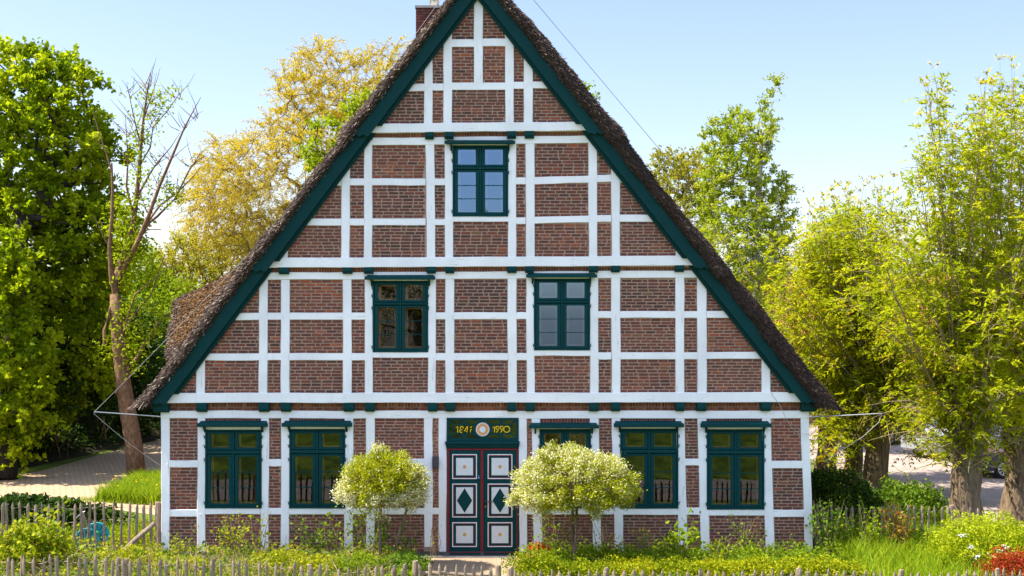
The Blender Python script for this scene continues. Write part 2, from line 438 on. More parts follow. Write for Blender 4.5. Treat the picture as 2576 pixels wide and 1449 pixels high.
# ---- second gable storey
S2_posts = [(858.5,880,390,857.6,878,649),(916.3,936,364,914.5,935,649),(1069.6,1091.8,363,1073,1094.4,648),(1118.6,1138.7,362,1119.5,1139.5,648),
            (1278,1297.8,360,1277.5,1298,647),(1321.3,1344,359,1323.5,1344.5,647),(1479.6,1501,357,1481.5,1502,645),(1536.4,1558.5,392,1539,1559,644),
            (704.6,723.4,590,704.6,723.4,649),(1699.8,1719.4,594,1699.8,1719.4,643)]
for p in S2_posts: post(Y2, *p)
beam(Y2, 893, 347.5, 366, 1508, 340, 358.6)
beam(Y2, 660, 649.5, 674, 1756, 642.7, 667.3, .02)
def s2rail(i, j, y0, y1, t=0): rail(Y2, S2_posts[i][1]-.5, S2_posts[j][0]+.5, y0, y1, tilt=t)
rail(Y2, 815, 858, 449.5, 467); s2rail(0,1,449.2,466.5); s2rail(1,2,449,466.3); s2rail(2,3,449,466)
s2rail(4,5,447,464); s2rail(5,6,446,464,-4); s2rail(6,7,440,458,-1); rail(Y2, 1558, 1598, 440, 459)
rail(Y2, 740, 858, 550,567.5); s2rail(0,1,549.7,566.7); s2rail(1,2,549.5,566.7); s2rail(2,3,551,566); s2rail(3,4,544.5,557.6)
s2rail(4,5,547,563.5); s2rail(5,6,545.5,562.5,-3); s2rail(6,7,541,558.5); rail(Y2, 1558.5, 1676, 540,558)
# ---- top storey
S3_posts = [(1067.8,1087.8,112,1066,1087,313),(1115,1136.6,50,1115,1136,313),(1191.7,1214.4,-40,1191.7,1214,208.5),(1270,1291,44,1271,1292,311),(1317.6,1339.7,108,1317,1339,310)]
for i, p in enumerate(S3_posts): post(Y3, *p)
beam(Y3, 914, 311.4, 334, 1492, 305, 327.4, .02)
rail(Y3, 1136, 1192, 99, 118); rail(Y3, 1214, 1270.5, 97.3, 116.5)
rail(Y3, 1000, 1067, 210.6,229); rail(Y3, 1087.5, 1115, 210, 227.5); rail(Y3, 1136, 1271, 208, 226); rail(Y3, 1291.5, 1317, 206, 223.5); rail(Y3, 1339.5, 1402, 205, 222)

# ---- brick infill: real bricks laid course by course between the timbers
WIN = {0: [(515.5,657.7,1075,1279),(727.3,868,1075,1279),(1356.4,1486,1075,1279),(1559.5,1706,1075,1279),(1777.5,1922.5,1075,1282),(1123,1305,1050,1400)],
       1: [(937,1076,700,886),(1342.8,1483.6,695,881.5)], 2: [(1138,1278,362,544)], 3: []}
def brick_field(mb, x0, x1, y0, y1, Ys, offs, slope=False, course=8.05, length=26.4, holes=()):
    ny = max(1, round((y1-y0)/course)); ch = (y1-y0)/ny
    bx = random.random()*20
    for r in range(ny):
        yb = y1-(r+1)*ch; h = ch-1.75+jit(.15)
        sx = x0-((r % 2)*.5*length+bx+jit(2.5)) % length
        sx += 1.0
        while sx < x1:
            ln = length*(1 if random.random() < .93 else .5)+jit(1.2)
            a, b = max(sx, x0+1), min(sx+ln-1.7, x1-1)
            sx += ln
            if b-a < 3: continue
            mx, my = (a+b)/2, yb+ch/2
            if any(hx0-2 < b and hx1+2 > a and hy0-2 < my < hy1+2 for hx0,hx1,hy0,hy1 in holes): continue
            if slope:
                if mx < oL(my)+16 or mx > oR(my)-16: continue
            tl = at(a+jit(.25), yb+.8+jit(.2), Ys); br = at(b+jit(.25), yb+.8+h+jit(.25), Ys)
            yf = Ys+jit(.004)-.003; k = .007
            t = min(1, max(0, random.gauss(.48,.24)+offs))
            if random.random() < .012: t = 1.0
            X0, X1, Z0, Z1 = tl.x, br.x, br.z, tl.z
            c = [random.random()*.007+.002 for _ in range(8)]
            V = [(X0+k,yf,Z0+k),(X1-k,yf+jit(.002),Z0+k),(X1-k,yf,Z1-k),(X0+k,yf+jit(.002),Z1-k),
                 (X0+c[0],Ys+.016,Z0+c[1]*.6),(X1-c[2],Ys+.016,Z0+c[3]*.6),(X1-c[4],Ys+.016,Z1-c[5]*.6),(X0+c[6],Ys+.016,Z1-c[7]*.6)]
            mb.add(V, [(0,1,2,3),(0,4,5,1),(1,5,6,2),(2,6,7,3),(3,7,4,0)], 0, t)
def soldier(mb, x0, x1, y0, y1, Ys, w=7.4, t0=.5):
    x = x0+.8
    while x < x1-2:
        ww = w+jit(.8); b = min(x+ww-1.3, x1-.6)
        p = at(x, y0+.8, Ys); q = at(b, y1-.8, Ys)
        mb.bbox(p.x, q.x, Ys+jit(.003), Ys+.016, q.z, p.z, .004, 0, min(1,max(0,random.gauss(t0,.25))))
        x += ww
def wall(Ys, polys, panels, holes, matb, soldiers=()):
    mb = MB()
    for poly in polys:
        q = [at(x, y, Ys+.010) for x, y in poly]
        mb.prism([(p.x, p.z) for p in q][::-1], Ys+.010, Ys+.20, 1)
    for p in panels: brick_field(mb, p[0], p[1], p[2], p[3], Ys, random.gauss(0,.15), len(p) > 4, holes=holes)
    for s in soldiers: soldier(mb, *s)
    return mb.build('brick_wall', [M[matb], M['mortar']], house)
# ground floor panels
def GP(i, j, y0, y1): return (px_at(i,1,(y0+y1)/2), px_at(j,0,(y0+y1)/2), y0, y1)
gp = []
B = 1388
for i, j, cuts in ((0,1,(1052.5,1158,1175.7,1282,1299.6,B)),(1,2,(1294,B)),(2,3,(1052.5,1155,1172.8,1278,1294,B)),(3,4,(1294,B)),(4,5,(1052.5,1154,1171,1278,1294,B)),
                  (5,6,(1052.5,1154,1171.5,1278.5,1294,B)),(6,7,(1052.5,1278,1294,B)),(8,9,(1052.5,1278,1294,B)),(9,10,(1294,B)),(10,11,(1052.5,1154,1171,1278,1294,B)),
                  (11,12,(1295,B)),(12,13,(1052.5,1154,1171,1277,1295,B)),(13,14,(1297,B)),(14,15,(1052.5,1159.5,1178,1282.4,1300.5,B))):
    if len(cuts) == 2: gp.append(GP(i, j, *cuts))
    else:
        for k in range(0, len(cuts), 2): gp.append(GP(i, j, cuts[k], cuts[k+1]))
orange = [p for p in gp if p[1]-p[0] < 17]; gp = [p for p in gp if p[1]-p[0] >= 17]
gholes = WIN[0]
def strip_polys(x0, x1, y0, y1, holes):
    """wall rectangles round the openings (px)"""
    out = []; hs = sorted(holes); x = x0
    for a, b, c, d in hs:
        out.append([(x,y0),(a,y0),(a,y1),(x,y1)])
        if c > y0+1: out.append([(a,y0),(b,y0),(b,c),(a,c)])
        if d < y1-1: out.append([(a,d),(b,d),(b,y1),(a,y1)])
        x = b
    out.append([(x,y0),(x1,y0),(x1,y1),(x,y1)])
    return out
sold = [(px_at(1,1,1058), px_at(2,0,1058), 1052.5, 1064, Y0),(px_at(3,1,1058), px_at(4,0,1058), 1052, 1064, Y0),(px_at(9,1,1058), px_at(10,0,1058), 1052, 1068, Y0),
        (px_at(11,1,1058), px_at(12,0,1058), 1052, 1064, Y0),(px_at(13,1,1058), px_at(14,0,1058), 1052.5, 1064, Y0)]
inset = [(a+4,b-4,c+4,d-4) for a,b,c,d in WIN[0]]
wall(Y0, strip_polys(407, 2032, 1034, 1392, inset), gp, gholes, 'brick_low', sold)
mb = MB()
for p in orange: brick_field(mb, p[0]-.3, p[1]+.3, p[2], p[3], Y0, 0, length=14.5)
mb.build('brick_strip', [M['brick_orange'], M['mortar']], house)
mb = MB(); p = at(404.8,1388,Y0-.05); q = at(2043,1400,Y0-.05); mb.box(p.x, q.x, -.045, .3, -.1, p.z, 0); mb.build('plinth', M['plinth'], house)
# gable storeys
def panels(xsets, rows):
    out = []
    for i in range(len(xsets)-1):
        a, b = xsets[i][1], xsets[i+1][0]
        for (y0, y1) in rows(i): out.append((a, b, y0, y1, 1))
    return out
r1 = lambda a, b: [(704.5-a, 787-b), (805-b, 888.5-a), (906.5-a, 989)]
LX, RX = (0, 470), (2010, 0)
def r1f(i):
    off = 0 if i < 8 else 4
    base = [(704.5-off, 787-off), (805-off, 888-off*.6), (906-off*.6, 988)]
    if i == 5: return [(899.5, 988.5)]
    if i == 9: return [(895.5, 988)]
    return base
S1x = [(0,400)] + xs + [(2030,0)]
# stub columns: the outermost panels on each side
pan1 = [(410,493,906.5,989,1),(514.5,651,906.5,989,1),(470,651,805,889,1),(540,651.5,704.5,787,1)]
for i in range(1, 12):
    a, b = xs[i][1], xs[i+1][0]; off = .3*i
    if i == 4: pan1.append((a,b,899.5,989,1)); continue
    if i == 8: pan1.append((a,b,895.5,988,1)); continue
    o = 0 if i < 9 else 4
    pan1 += [(a,b,704.5-off*.6,787-o,1),(a,b,804.7-o,888.5-o*.5,1),(a,b,906.4-o*.6,988.5,1)]
pan1 += [(1777,1915.6,903,988,1),(1777,1960,799.7,885.7,1),(1777,1890,697,782.6,1),(1937,2020,886,988,1)]
def gable_poly(ya, yb, dl=8):
    return [(oL(ya)+dl,ya),(oR(ya)-dl,ya),(oR(yb)-dl,yb),(oL(yb)+dl,yb)]
def gable_strips(ya, yb, holes):
    # rows: above, beside, below openings
    if not holes: return [gable_poly(ya, yb)]
    out = []; c = min(h[2] for h in holes)+4; d = max(h[3] for h in holes)-4
    out.append(gable_poly(ya, c)); out.append(gable_poly(d, yb))
    hs = sorted(holes); e = [(oL(c)+8, oL(d)+8)]
    xl = e[0]
    for a, b, _, _ in hs:
        out.append([(xl[0],c),(a+4,c),(a+4,d),(xl[1],d)]); xl = (b-4, b-4)
    out.append([(xl[0],c),(oR(c)-8,c),(oR(d)-8,d),(xl[1],d)])
    return out
wall(Y1, gable_strips(681, 1012, WIN[1]), pan1, WIN[1], 'brick')
pan2 = []
P = S2_posts
pan2 += [(690,704.6,567.5,649,1),(723.4,858,567.5,649,1),(740,858,467,550,1),(820,858.5,366,449.5,1)]
for i in range(0, 7):
    a, b = P[i][1], P[i+1][0]
    if i == 3: pan2.append((a,b,557.6,648,1)); continue
    o = .8*i
    pan2 += [(a,b,366-o,449-o,1),(a,b,466.3-o,549.5-o,1),(a,b,566.7-o,648.5-o*.7,1)]
pan2 += [(1559,1699.8,558,643.5,1),(1558.5,1660,459,540,1),(1558.5,1600,370,440,1),(1719,1730,560,643,1)]
wall(Y2, gable_strips(342, 672, WIN[2]), pan2, WIN[2], 'brick')
P = S3_posts
pan3 = [(930,1067,229,312,1),(1000,1067.5,120,210.6,1),(1087.5,1115,227.5,311.5,1),(1087.5,1115,75,210,1),(1136,1271,226,311,1),(1136,1192,118,208,1),(1214,1270.5,116.5,208,1),
        (1136,1192,0,99,1),(1214,1270.5,0,97.3,1),(1291.5,1317,223.5,310,1),(1291.5,1317.5,75,206,1),(1339.5,1480,222,309,1),(1339.5,1420,120,205,1)]
wall(Y3, [gable_poly(-38, 332)], pan3, [], 'brick')

# ---- brick bands and beam ends under every jetty
def band(name, x0, x1, yl0, yl1, yr0, yr1, Ys, two):
    mb = MB()
    n = 6
    poly = [at(x0,yl0,Ys+.012), at(x1,yr0,Ys+.012), at(x1,yr1,Ys+.012), at(x0,yl1,Ys+.012)]
    mb.prism([(p.x,p.z) for p in poly][::-1], Ys+.012, Ys+.15, 1)
    N = int((x1-x0)/40)
    for i in range(N):
        a = x0+(x1-x0)*i/N; b = x0+(x1-x0)*(i+1)/N; f = (i+.5)/N
        y0 = yl0+(yr0-yl0)*f; y1 = yl1+(yr1-yl1)*f
        if two:
            soldier(mb, a, b, y0+1, y0+(y1-y0)*.58, Ys, 7.6)
            ym = y0+(y1-y0)*.60
            x = a
            while x < b-3:
                p = at(x+.6, ym, Ys); q = at(min(x+18, b)-.6, y1-.8, Ys); mb.bbox(p.x, q.x, Ys+.002, Ys+.02, q.z, p.z, .004, 0, random.random()*.8); x += 18
        else: soldier(mb, a, b, y0, y1, Ys, 6.6)
    mb.build(name, [M['brick_band'], M['mortar']], house)
band('brick_band', 410, 2028, 1012, 1034, 1010, 1033.5, Y0+.006, True)
band('brick_band', 640, 1768, 673, 687, 666.5, 680.5, Y1-.01, False)
band('brick_band', 905, 1500, 333, 348, 326.5, 340.5, Y2-.01, False)
def beam_end(x0, x1, y0, y1, Yw, Yj, fancy=False):
    """projecting floor joist; lower edge rounded back towards the wall"""
    yf = Yj-.05
    a = at(x0, y0, yf); b = at(x1, y1, yf); mb = MB()
    h = a.z-b.z; X0, X1 = a.x, b.x; top = a.z+.03
    prof = [(yf, top), (yf, b.z+h*.42)]
    if fancy: prof += [(yf+.025, b.z+h*.40),(yf+.025,b.z+h*.22),(yf+.05,b.z+h*.2),(yf+.05,b.z)]
    else: prof += [(yf+.008, b.z+h*.22),(yf+.03, b.z+h*.07),(yf+.06, b.z)]
    prof += [(Yw+.06, b.z), (Yw+.06, top)]
    n = len(prof)
    mb.add([(X0,y,z) for y,z in prof]+[(X1,y,z) for y,z in prof],
           [tuple(range(n)), tuple(range(2*n-1,n-1,-1))]+[(i,(i+1)%n,n+(i+1)%n,n+i) for i in range(n)])
    mb.build('beam_end', M['green_paint'], house)
for x0, x1 in ((493.3,518.5),(650,675.5),(706,730),(863.6,889.4),(918,941),(1075.8,1099.5),(1120,1144),(1275.8,1298.6),(1322,1345),(1482,1505.5),(1537,1560),(1699.5,1722),(1753,1776),(1915,1938.6)):
    f = (x0-400)/1600; beam_end(x0, x1, 1014-3*f, 1037-2.5*f, Y0, Y1)
beam_end(384, 422.7, 1015, 1038, Y0, Y1); beam_end(2016, 2055, 1013, 1036, Y0, Y1)
for x0, x1 in ((700.4,725.6),(861,884.7),(914.6,938.4),(1073,1095.4),(1119.7,1142),(1275.5,1299),(1320.6,1343),(1481.5,1504),(1537,1559),(1697.5,1720.7)):
    f = (x0-700)/1000; beam_end(x0, x1, 674-5.5*f, 689.8-5.8*f, Y1, Y2, True)
for x0, x1, y0, y1 in ((1069,1090.4,334.3,349.8),(1117.6,1140.3,333.5,349.2),(1275,1297.6,331.5,348.2),(1319.7,1343,331,347.5),(905,936,333.5,350.5),(1479,1500,328,342.5)):
    beam_end(x0, x1, y0, y1, Y2, Y3, True)

# ---- bargeboards
def wavy_end(p, q, n=6, amp=3.0):
    out = []
    for i in range(n+1):
        f = i/n; out.append((p[0]+(q[0]-p[0])*f, p[1]+(q[1]-p[1])*f+amp*math.sin(f*math.pi*4)))
    return out
def boards(Ys, yt, yb, side):
    yf = Ys-.20
    if side < 0:
        top = [(oL(yt), yt), (1186-.7575*yt, yt)]; bot = [(1186-.7575*yb, yb), (oL(yb), yb)]
        top2 = [(1186-.7575*yt-4, yt), (1199.5-.7575*yt, yt)]; bot2 = [(1199.5-.7575*(yb-24), yb-24), (1186-.7575*(yb-24)-4, yb-24)]
    else:
        top = [(1215+.791*yt, yt), (oR(yt), yt)]; bot = [(oR(yb), yb), (1215+.791*yb, yb)]
        top2 = [(1202+.791*yt, yt), (1219+.791*yt, yt)]; bot2 = [(1219+.791*(yb-24), yb-24), (1202+.791*(yb-24), yb-24)]
    if yt < 0:
        top = [(1198.7,-65),(1200.5,-18.7)] if side < 0 else [(1200.5,-18.7),(1198.7,-65)]
        if side < 0: top2 = [(1196,-24),(1200.6,-1.5)]
        else: top2 = [(1200.6,-1.5),(1204,-24)]
    mb = MB()
    ring = top + [bot[0]] + wavy_end(bot[0], bot[1])[1:-1] + [bot[1]]
    q = [at(x, y, yf) for x, y in ring]
    mb.prism([(p.x, p.z) for p in q][::-1], yf, yf+.045)
    mb.build('bargeboard', M['green_slope'], house)
    mb = MB(); yf2 = Ys-.10
    q = [at(x, y, yf2) for x, y in top2+bot2]
    mb.prism([(p.x, p.z) for p in q][::-1], yf2, yf2+.05)
    mb.build('fascia_board', M['green_slope'], house)
for side in (-1, 1):
    boards(Y1, 660, 1015.5 if side < 0 else 1013, side)
    boards(Y2, 322, 681.5 if side < 0 else 674, side)
    boards(Y3, -60, 341 if side < 0 else 336, side)

# ---- windows
def make_window(x0, x1, y0, y1, Ys, hood, upper, hx, up):
    """outer frame, transom and mullion; four sashes; glazing; inner box frame; hood on two brackets"""
    yf = Ys-.045
    a = at(x0, y0, yf); b = at(x1, y1, yf)
    X0, X1, ZT, ZB = a.x, b.x, a.z, b.z; W = X1-X0; H = ZT-ZB
    X = lambda u: X0+W*u
    Z = lambda v: ZT-H*v
    mb = MB()
    fo = .030
    vt0, vt1 = (.264,.306) if not up else (.305,.338)
    mb.bbox(X0, X(fo), yf, yf+.11, ZB, ZT); mb.bbox(X(1-fo), X1, yf, yf+.11, ZB, ZT)
    mb.bbox(X(fo), X(1-fo), yf+.002, yf+.11, Z(.022), ZT); mb.bbox(X(fo), X(1-fo), yf+.002, yf+.11, ZB, Z(.975))
    mb.bbox(X(fo), X(1-fo), yf-.012, yf+.11, Z(vt1), Z(vt0), .010)
    mb.bbox(X(.482), X(.518), yf-.006, yf+.11, Z(.975)+.001, Z(vt1)-.001); mb.bbox(X(.482), X(.518), yf-.006, yf+.11, Z(vt0)+.001, Z(.022)-.001)
    # hinge straps
    for v in (.09,.21,.38,.93):
        for u, s in ((-.010,-1),(1.010,1)):
            mb.bbox(X(u)-.008, X(u)+.008, yf-.010, yf+.002, Z(v)-.04, Z(v)+.02, .003)
            mb.bbox(X(u)-.004+s*.012, X(u)+.004+s*.012, yf-.016, yf-.002, Z(v)+.01, Z(v)+.04, .002)
    w = mb.build('window', M['green_paint'], house)
    # sashes
    ys = yf+.012
    for c in (0, 1):
        u0, u1 = (fo+.004,.478) if c == 0 else (.522,1-fo-.004)
        sw = .062
        for k in (0, 1):
            v0, v1 = (.026, vt0-.006) if k == 0 else (vt1+.008, .971)
            s = MB(); sh = .030
            s.bbox(X(u0), X(u0+sw), ys, ys+.05, Z(v1), Z(v0)); s.bbox(X(u1-sw), X(u1), ys, ys+.05, Z(v1), Z(v0))
            s.bbox(X(u0+sw), X(u1-sw), ys+.002, ys+.05, Z(v0+sh), Z(v0)); s.bbox(X(u0+sw), X(u1-sw), ys+.002, ys+.05, Z(v1), Z(v1-sh))
            if k == 1:
                hh = (v1-v0-2*sh)/3
                for q in (1, 2): s.bbox(X(u0+sw), X(u1-sw), ys+.006, ys+.045, Z(v0+sh+hh*q+.005), Z(v0+sh+hh*q-.005), .004)
            s.build('casement', M['green_paint'], w)
            p = MB(); yg = ys+.026
            p.add([(X(u0+sw),yg,Z(v1-sh)),(X(u1-sw),yg,Z(v1-sh)),(X(u1-sw),yg,Z(v0+sh)),(X(u0+sw),yg,Z(v0+sh))], [(0,1,2,3)])
            p.build('pane', M['sky_tinted_glass' if up == 2 else 'window_glass'], w)
            # inner window of the box casement
            i = MB(); yi = yf+.20; m = .022 if not up else .045
            ax, bx, az, bz = X(u0+sw)-.01, X(u1-sw)+.01, Z(v1-sh)-.01, Z(v0+sh)+.01
            if not up: ax += .0; 
            i.box(ax-.03, ax+m+.015, yi, yi+.04, az, bz); i.box(bx-m, bx+.03, yi, yi+.04, az, bz)
            i.box(ax+m+.015, bx-m, yi+.001, yi+.04, az-.03, az+m); i.box(ax+m+.015, bx-m, yi+.001, yi+.04, bz-m, bz+.03)
            i.build('inner_frame', M['lilac_frame' if up == 2 else 'tan_wood'], w)
    # dark room behind
    r = MB(); y0_, y1_ = Ys+.205, Ys+1.5
    x0_, x1_, z0_, z1_ = X0+.02, X1-.02, ZB+.02, ZT-.02
    r.add([(x0_-.3,y1_,z0_-.3),(x1_+.3,y1_,z0_-.3),(x1_+.3,y1_,z1_+.3),(x0_-.3,y1_,z1_+.3),(x0_,y0_,z0_),(x1_,y0_,z0_),(x1_,y0_,z1_),(x0_,y0_,z1_)],
          [(0,1,2,3),(4,5,1,0),(5,6,2,1),(6,7,3,2),(7,4,0,3)])
    r.build('room_interior', M['interior_dark'], w)
    rv = MB(); t = .012
    rv.add([(x0_,Ys+.03,z0_),(x1_,Ys+.03,z0_),(x1_,Ys+.03,z1_),(x0_,Ys+.03,z1_),(x0_,Ys+.205,z0_),(x1_,Ys+.205,z0_),(x1_,Ys+.205,z1_),(x0_,Ys+.205,z1_)],
           [(0,4,5,1),(1,5,6,2),(2,6,7,3),(3,7,4,0)])
    rv.build('reveal', M['lilac_frame' if up == 2 else 'tan_wood'], w)
    # hood
    h0, h1, hy0, hy1 = hood
    yh = Ys-.20
    p = at(h0, hy0, yh); q = at(h1, hy1, yh)
    hb = MB()
    prof = [(yh, q.z), (yh, q.z+.035), (Ys-.02, p.z+.02), (Ys-.02, q.z+.004), (yh+.02, q.z-.004)]
    n = len(prof)
    hb.add([(p.x+.03*(y-yh)/.2+ (0.02 if i in (2,) else 0),y,z) for i,(y,z) in enumerate(prof)]+[(q.x-.03*(y-yh)/.2-(0.02 if i in (2,) else 0),y,z) for i,(y,z) in enumerate(prof)],
           [tuple(range(n)),tuple(range(2*n-1,n-1,-1))]+[(i,(i+1)%n,n+(i+1)%n,n+i) for i in range(n)])
    hb.bbox(p.x-.005, q.x+.005, yh-.008, yh+.02, q.z-.006, p.z-.02, .01)
    hb.build('hood', M['green_paint'], w)
    for u in (.09, .91):
        bx = p.x+(q.x-p.x)*u; k = MB(); zt = q.z-.008
        k.add([(bx-.02,yh+.05,zt),(bx+.02,yh+.05,zt),(bx+.02,Ys-.03,zt),(bx-.02,Ys-.03,zt),(bx-.02,Ys-.05,zt-.10),(bx+.02,Ys-.05,zt-.10),(bx+.02,Ys-.03,zt-.13),(bx-.02,Ys-.03,zt-.13),
               (bx-.02,yh+.06,zt-.03),(bx+.02,yh+.06,zt-.03)],
              [(0,1,2,3),(8,9,1,0),(4,5,9,8),(7,6,5,4),(0,3,7,4,8),(1,9,5,6,2)])
        k.build('bracket', M['green_paint'], w)
    # white head rail between hood and window
    hd = MB(); hd.bbox(X0-.02, X1+.02, Ys-.038, Ys+.10, ZT+.004, q.z-.012 if q.z-.012 > ZT+.03 else ZT+.035, .004)
    hd.build('head_rail', M['white_beam'], w)
    return w
make_window(515.5,657.7,1081,1278.6,Y0,(495,672.5,1062,1073.5),False,0,0)
make_window(727.3,868,1079.5,1278.6,Y0,(708.5,885,1061.5,1073),False,0,0)
make_window(1356.4,1486,1079.5,1278.5,Y0,(1330.6,1506,1067,1077),False,0,0)
make_window(1559.5,1706,1078.5,1278.8,Y0,(1544,1720,1062.5,1074),False,0,0)
make_window(1777.5,1922.5,1080,1281.5,Y0,(1762,1940,1062.5,1074.5),False,0,0)
make_window(937,1076,706.4,885.7,Y1,(917,1094,692.5,703),True,0,1)
make_window(1342.8,1483.6,701,881,Y1,(1323.5,1501.3,688,697.5),True,0,2)
make_window(1138,1277.8,365.7,544,Y2,(1118,1295,351.5,361),True,0,2)

# ---- the door
yd = Y0-.02
def P2(px, py, Y): p = at(px, py, Y); return p.x, p.z
def rect(mb, x0, x1, y0, y1, Y, th, mat=0, c=.004):
    a = at(x0, y0, Y); b = at(x1, y1, Y); mb.bbox(a.x, b.x, Y, Y+th, b.z, a.z, c, mat)
mb = MB()
rect(mb, 1124, 1130.5, 1110, 1399, yd-.01, .2); rect(mb, 1298.5, 1304.5, 1110, 1399, yd-.01, .2)
rect(mb, 1119, 1307, 1111, 1118, yd-.09, .2, c=.012); rect(mb, 1121, 1305.5, 1118.2, 1124, yd-.06, .2, c=.012); rect(mb, 1123, 1304.5, 1124.2, 1127, yd-.04, .2)
door = mb.build('door', M['green_paint'], house)
mb = MB()
rect(mb, 1124.4, 1130, 1128, 1397, yd-.024, .012); rect(mb, 1298.6, 1301.5, 1128, 1397, yd-.024, .012); rect(mb, 1130.2, 1298.4, 1128, 1132.2, yd-.022, .012)
rect(mb, 1208.5, 1215.3, 1132.4, 1396, yd-.020, .03)
mb.build('red_trim', M['red_paint'], door)
dz = lambda zy: 978.7+.2963*zy
dx = lambda zx: 1064.5+.2963*zx
for lx, rx in ((1130.5,1208.3),(1215.5,1298.5)):
    mb = MB(); rect(mb, lx, rx, 1132, 1391, yd, .05)
    rect(mb, lx+1, rx-1, 1391, 1399, yd-.05, .08, c=.01)
    leaf = mb.build('door_leaf', M['green_paint'], door)
    mb = MB(); rect(mb, lx+.5, rx-.5, 1388.2, 1391.2, yd-.03, .04); mb.build('red_sill', M['red_paint'], door)
for cx in (dx(350), dx(651)):
    for (t, b, it, ib, dia) in ((dz(553),dz(763),dz(585),dz(732),0),(dz(803),dz(1089),dz(834),dz(1058),1),(dz(1131),dz(1340),dz(1162),dz(1308),0)):
        mb = MB(); hw = 31.0
        def frame(o, th, yy, mat):
            x0, x1, y0, y1 = cx-hw+o, cx+hw-o, t+o, b-o
            rect(mb, x0, x1, y0, y0+th, yy, .02, mat, .002); rect(mb, x0, x1, y1-th, y1, yy, .02, mat, .002)
            rect(mb, x0, x0+th, y0+th, y1-th, yy, .02, mat, .002); rect(mb, x1-th, x1, y0+th, y1-th, yy, .02, mat, .002)
        frame(0, 2.1, yd-.018, 0); frame(2.1, 2.3, yd-.013, 1)
        iw = 21.3
        rect(mb, cx-iw, cx+iw, it, ib, yd-.012, .03, 2, .002)
        cy = (it+ib)/2
        if dia:
            q = [P2(cx,it+2.4,yd-.017),P2(cx-19.2,cy,yd-.017),P2(cx,ib-2.4,yd-.017),P2(cx+19.2,cy,yd-.017)]
            mb.prism(q, yd-.017, yd-.008, 3)
        else:
            c = P2(cx, cy, yd-.018); mb.disc(c, .037, yd-.018, 20, 4, .01)
            for k in range(32):
                an = 2*math.pi*k/32+.1
                ex = min(iw-1.2, 20)/max(abs(math.cos(an)), abs(math.sin(an)), .01)
                d = Vector((math.cos(an),0,math.sin(an))); n_ = Vector((-d.z,0,d.x))*.0016
                s0 = Vector((c[0],yd-.0135,c[1]))+d*.05; s1 = Vector((c[0],yd-.0135,c[1]))+d*(ex/115)
                mb.add([s0-n_, s1-n_, s1+n_, s0+n_], [(0,1,2,3)], 5)
        mb.build('door_panel', [M['white_line'],M['red_paint'],M['door_white'],M['green_paint'],M['gold_paint'],M['white_line']], door)
mb = MB(); p = at(dx(527), dz(955), yd-.07)
mb.tube([(p.x,yd-.01,p.z),(p.x,yd-.07,p.z),(p.x+.16,yd-.075,p.z-.012)], .011, 8); mb.disc((p.x,p.z), .026, yd-.03, 14, 0, .02)
mb.build('handle', M['iron'], door)
mb = MB(); p = P2(dx(527), dz(998), yd-.03); mb.disc(p, .033, yd-.024, 16, 0, .02); mb.box(p[0]-.006,p[0]+.006,yd-.027,yd-.02,p[1]-.016,p[1]+.012,1)
mb.build('lock_plate', [M['iron'], M['gold_paint']], door)
mb = MB(); rect(mb, dx(461), dx(478), dz(729), dz(744), yd-.004, .003, 0, .001); rect(mb, dx(464), dx(478), dz(746), dz(761), yd-.004, .003, 1, .001)
rect(mb, dx(468), dx(474), dz(732), dz(741), yd-.0055, .003, 1, .0005); rect(mb, dx(467), dx(475), dz(750), dz(753), yd-.0055, .003, 2, .0005)
mb.build('sticker', [M['teal_dark'], M['sticker_blue'], M['white_line']], door)
# transom light with year numbers and sun rosette
tx = lambda z: (1290+z/10.304)*.8585
ty = lambda z: (1210+z/10.3)*.8585
yt_ = yd-.03
mb = MB()
rect(mb, tx(190), tx(270), ty(145), ty(860), yt_, .14); rect(mb, tx(2285), tx(2358), ty(145), ty(860), yt_, .14)
rect(mb, tx(270), tx(2285), ty(145), ty(222), yt_+.002, .14); rect(mb, tx(270), tx(2285), ty(762), ty(860), yt_+.002, .14)
def bar(x0, y0, x1, y1, w=34, Y=yt_+.02, th=.03):
    a = at(tx(x0),ty(y0),Y); b = at(tx(x1),ty(y1),Y); d = (b-a).normalized(); n_ = Vector((-d.z,0,d.x))*(w/10.304*.8585/115/2)
    q = [a+n_, a-n_, b-n_, b+n_]
    mb.prism([(v.x,v.z) for v in q], Y, Y+th)
for x0,y0,x1,y1 in ((400,345,1040,345),(400,628,1040,628),(1510,345,2155,345),(1510,628,2155,628)): bar(x0,y0,x1,y1,42)
for x0,y0,x1,y1 in ((405,330,405,645),(2150,330,2150,645)): bar(x0,y0,x1,y1,36,yt_+.018)
for x0,y0,x1,y1 in ((265,235,405,345),(265,750,405,628),(2290,235,2150,345),(2290,750,2150,628)): bar(x0,y0,x1,y1,38,yt_+.016)
for cx_, cy_ in ((708,280),(708,712),(1835,280),(1835,712)): mb.disc(P2(tx(cx_),ty(cy_),yt_+.012), .046, yt_+.012, 18, 0, .03)
tw = mb.build('transom_window', M['green_paint'], house)
mb = MB(); c = P2(tx(1275), ty(495), yt_)
mb.disc(c, .205, yt_-.005, 32, 0, .05); mb.disc(c, .150, yt_-.012, 30, 1, .02)
star = []
for k in range(32):
    r_ = .150 if k % 2 == 0 else .108; an = 2*math.pi*k/32
    star.append((c[0]+r_*math.cos(an), c[1]+r_*math.sin(an)))
mb.prism(star, yt_-.018, yt_-.005, 2); mb.disc(c, .066, yt_-.024, 24, 1, .02)
mb.build('sun_rosette', [M['green_paint'], M['door_white'], M['sun_orange']], tw)
mb = MB(); p = at(tx(250),ty(210),yt_+.05); q = at(tx(2300),ty(775),yt_+.05)
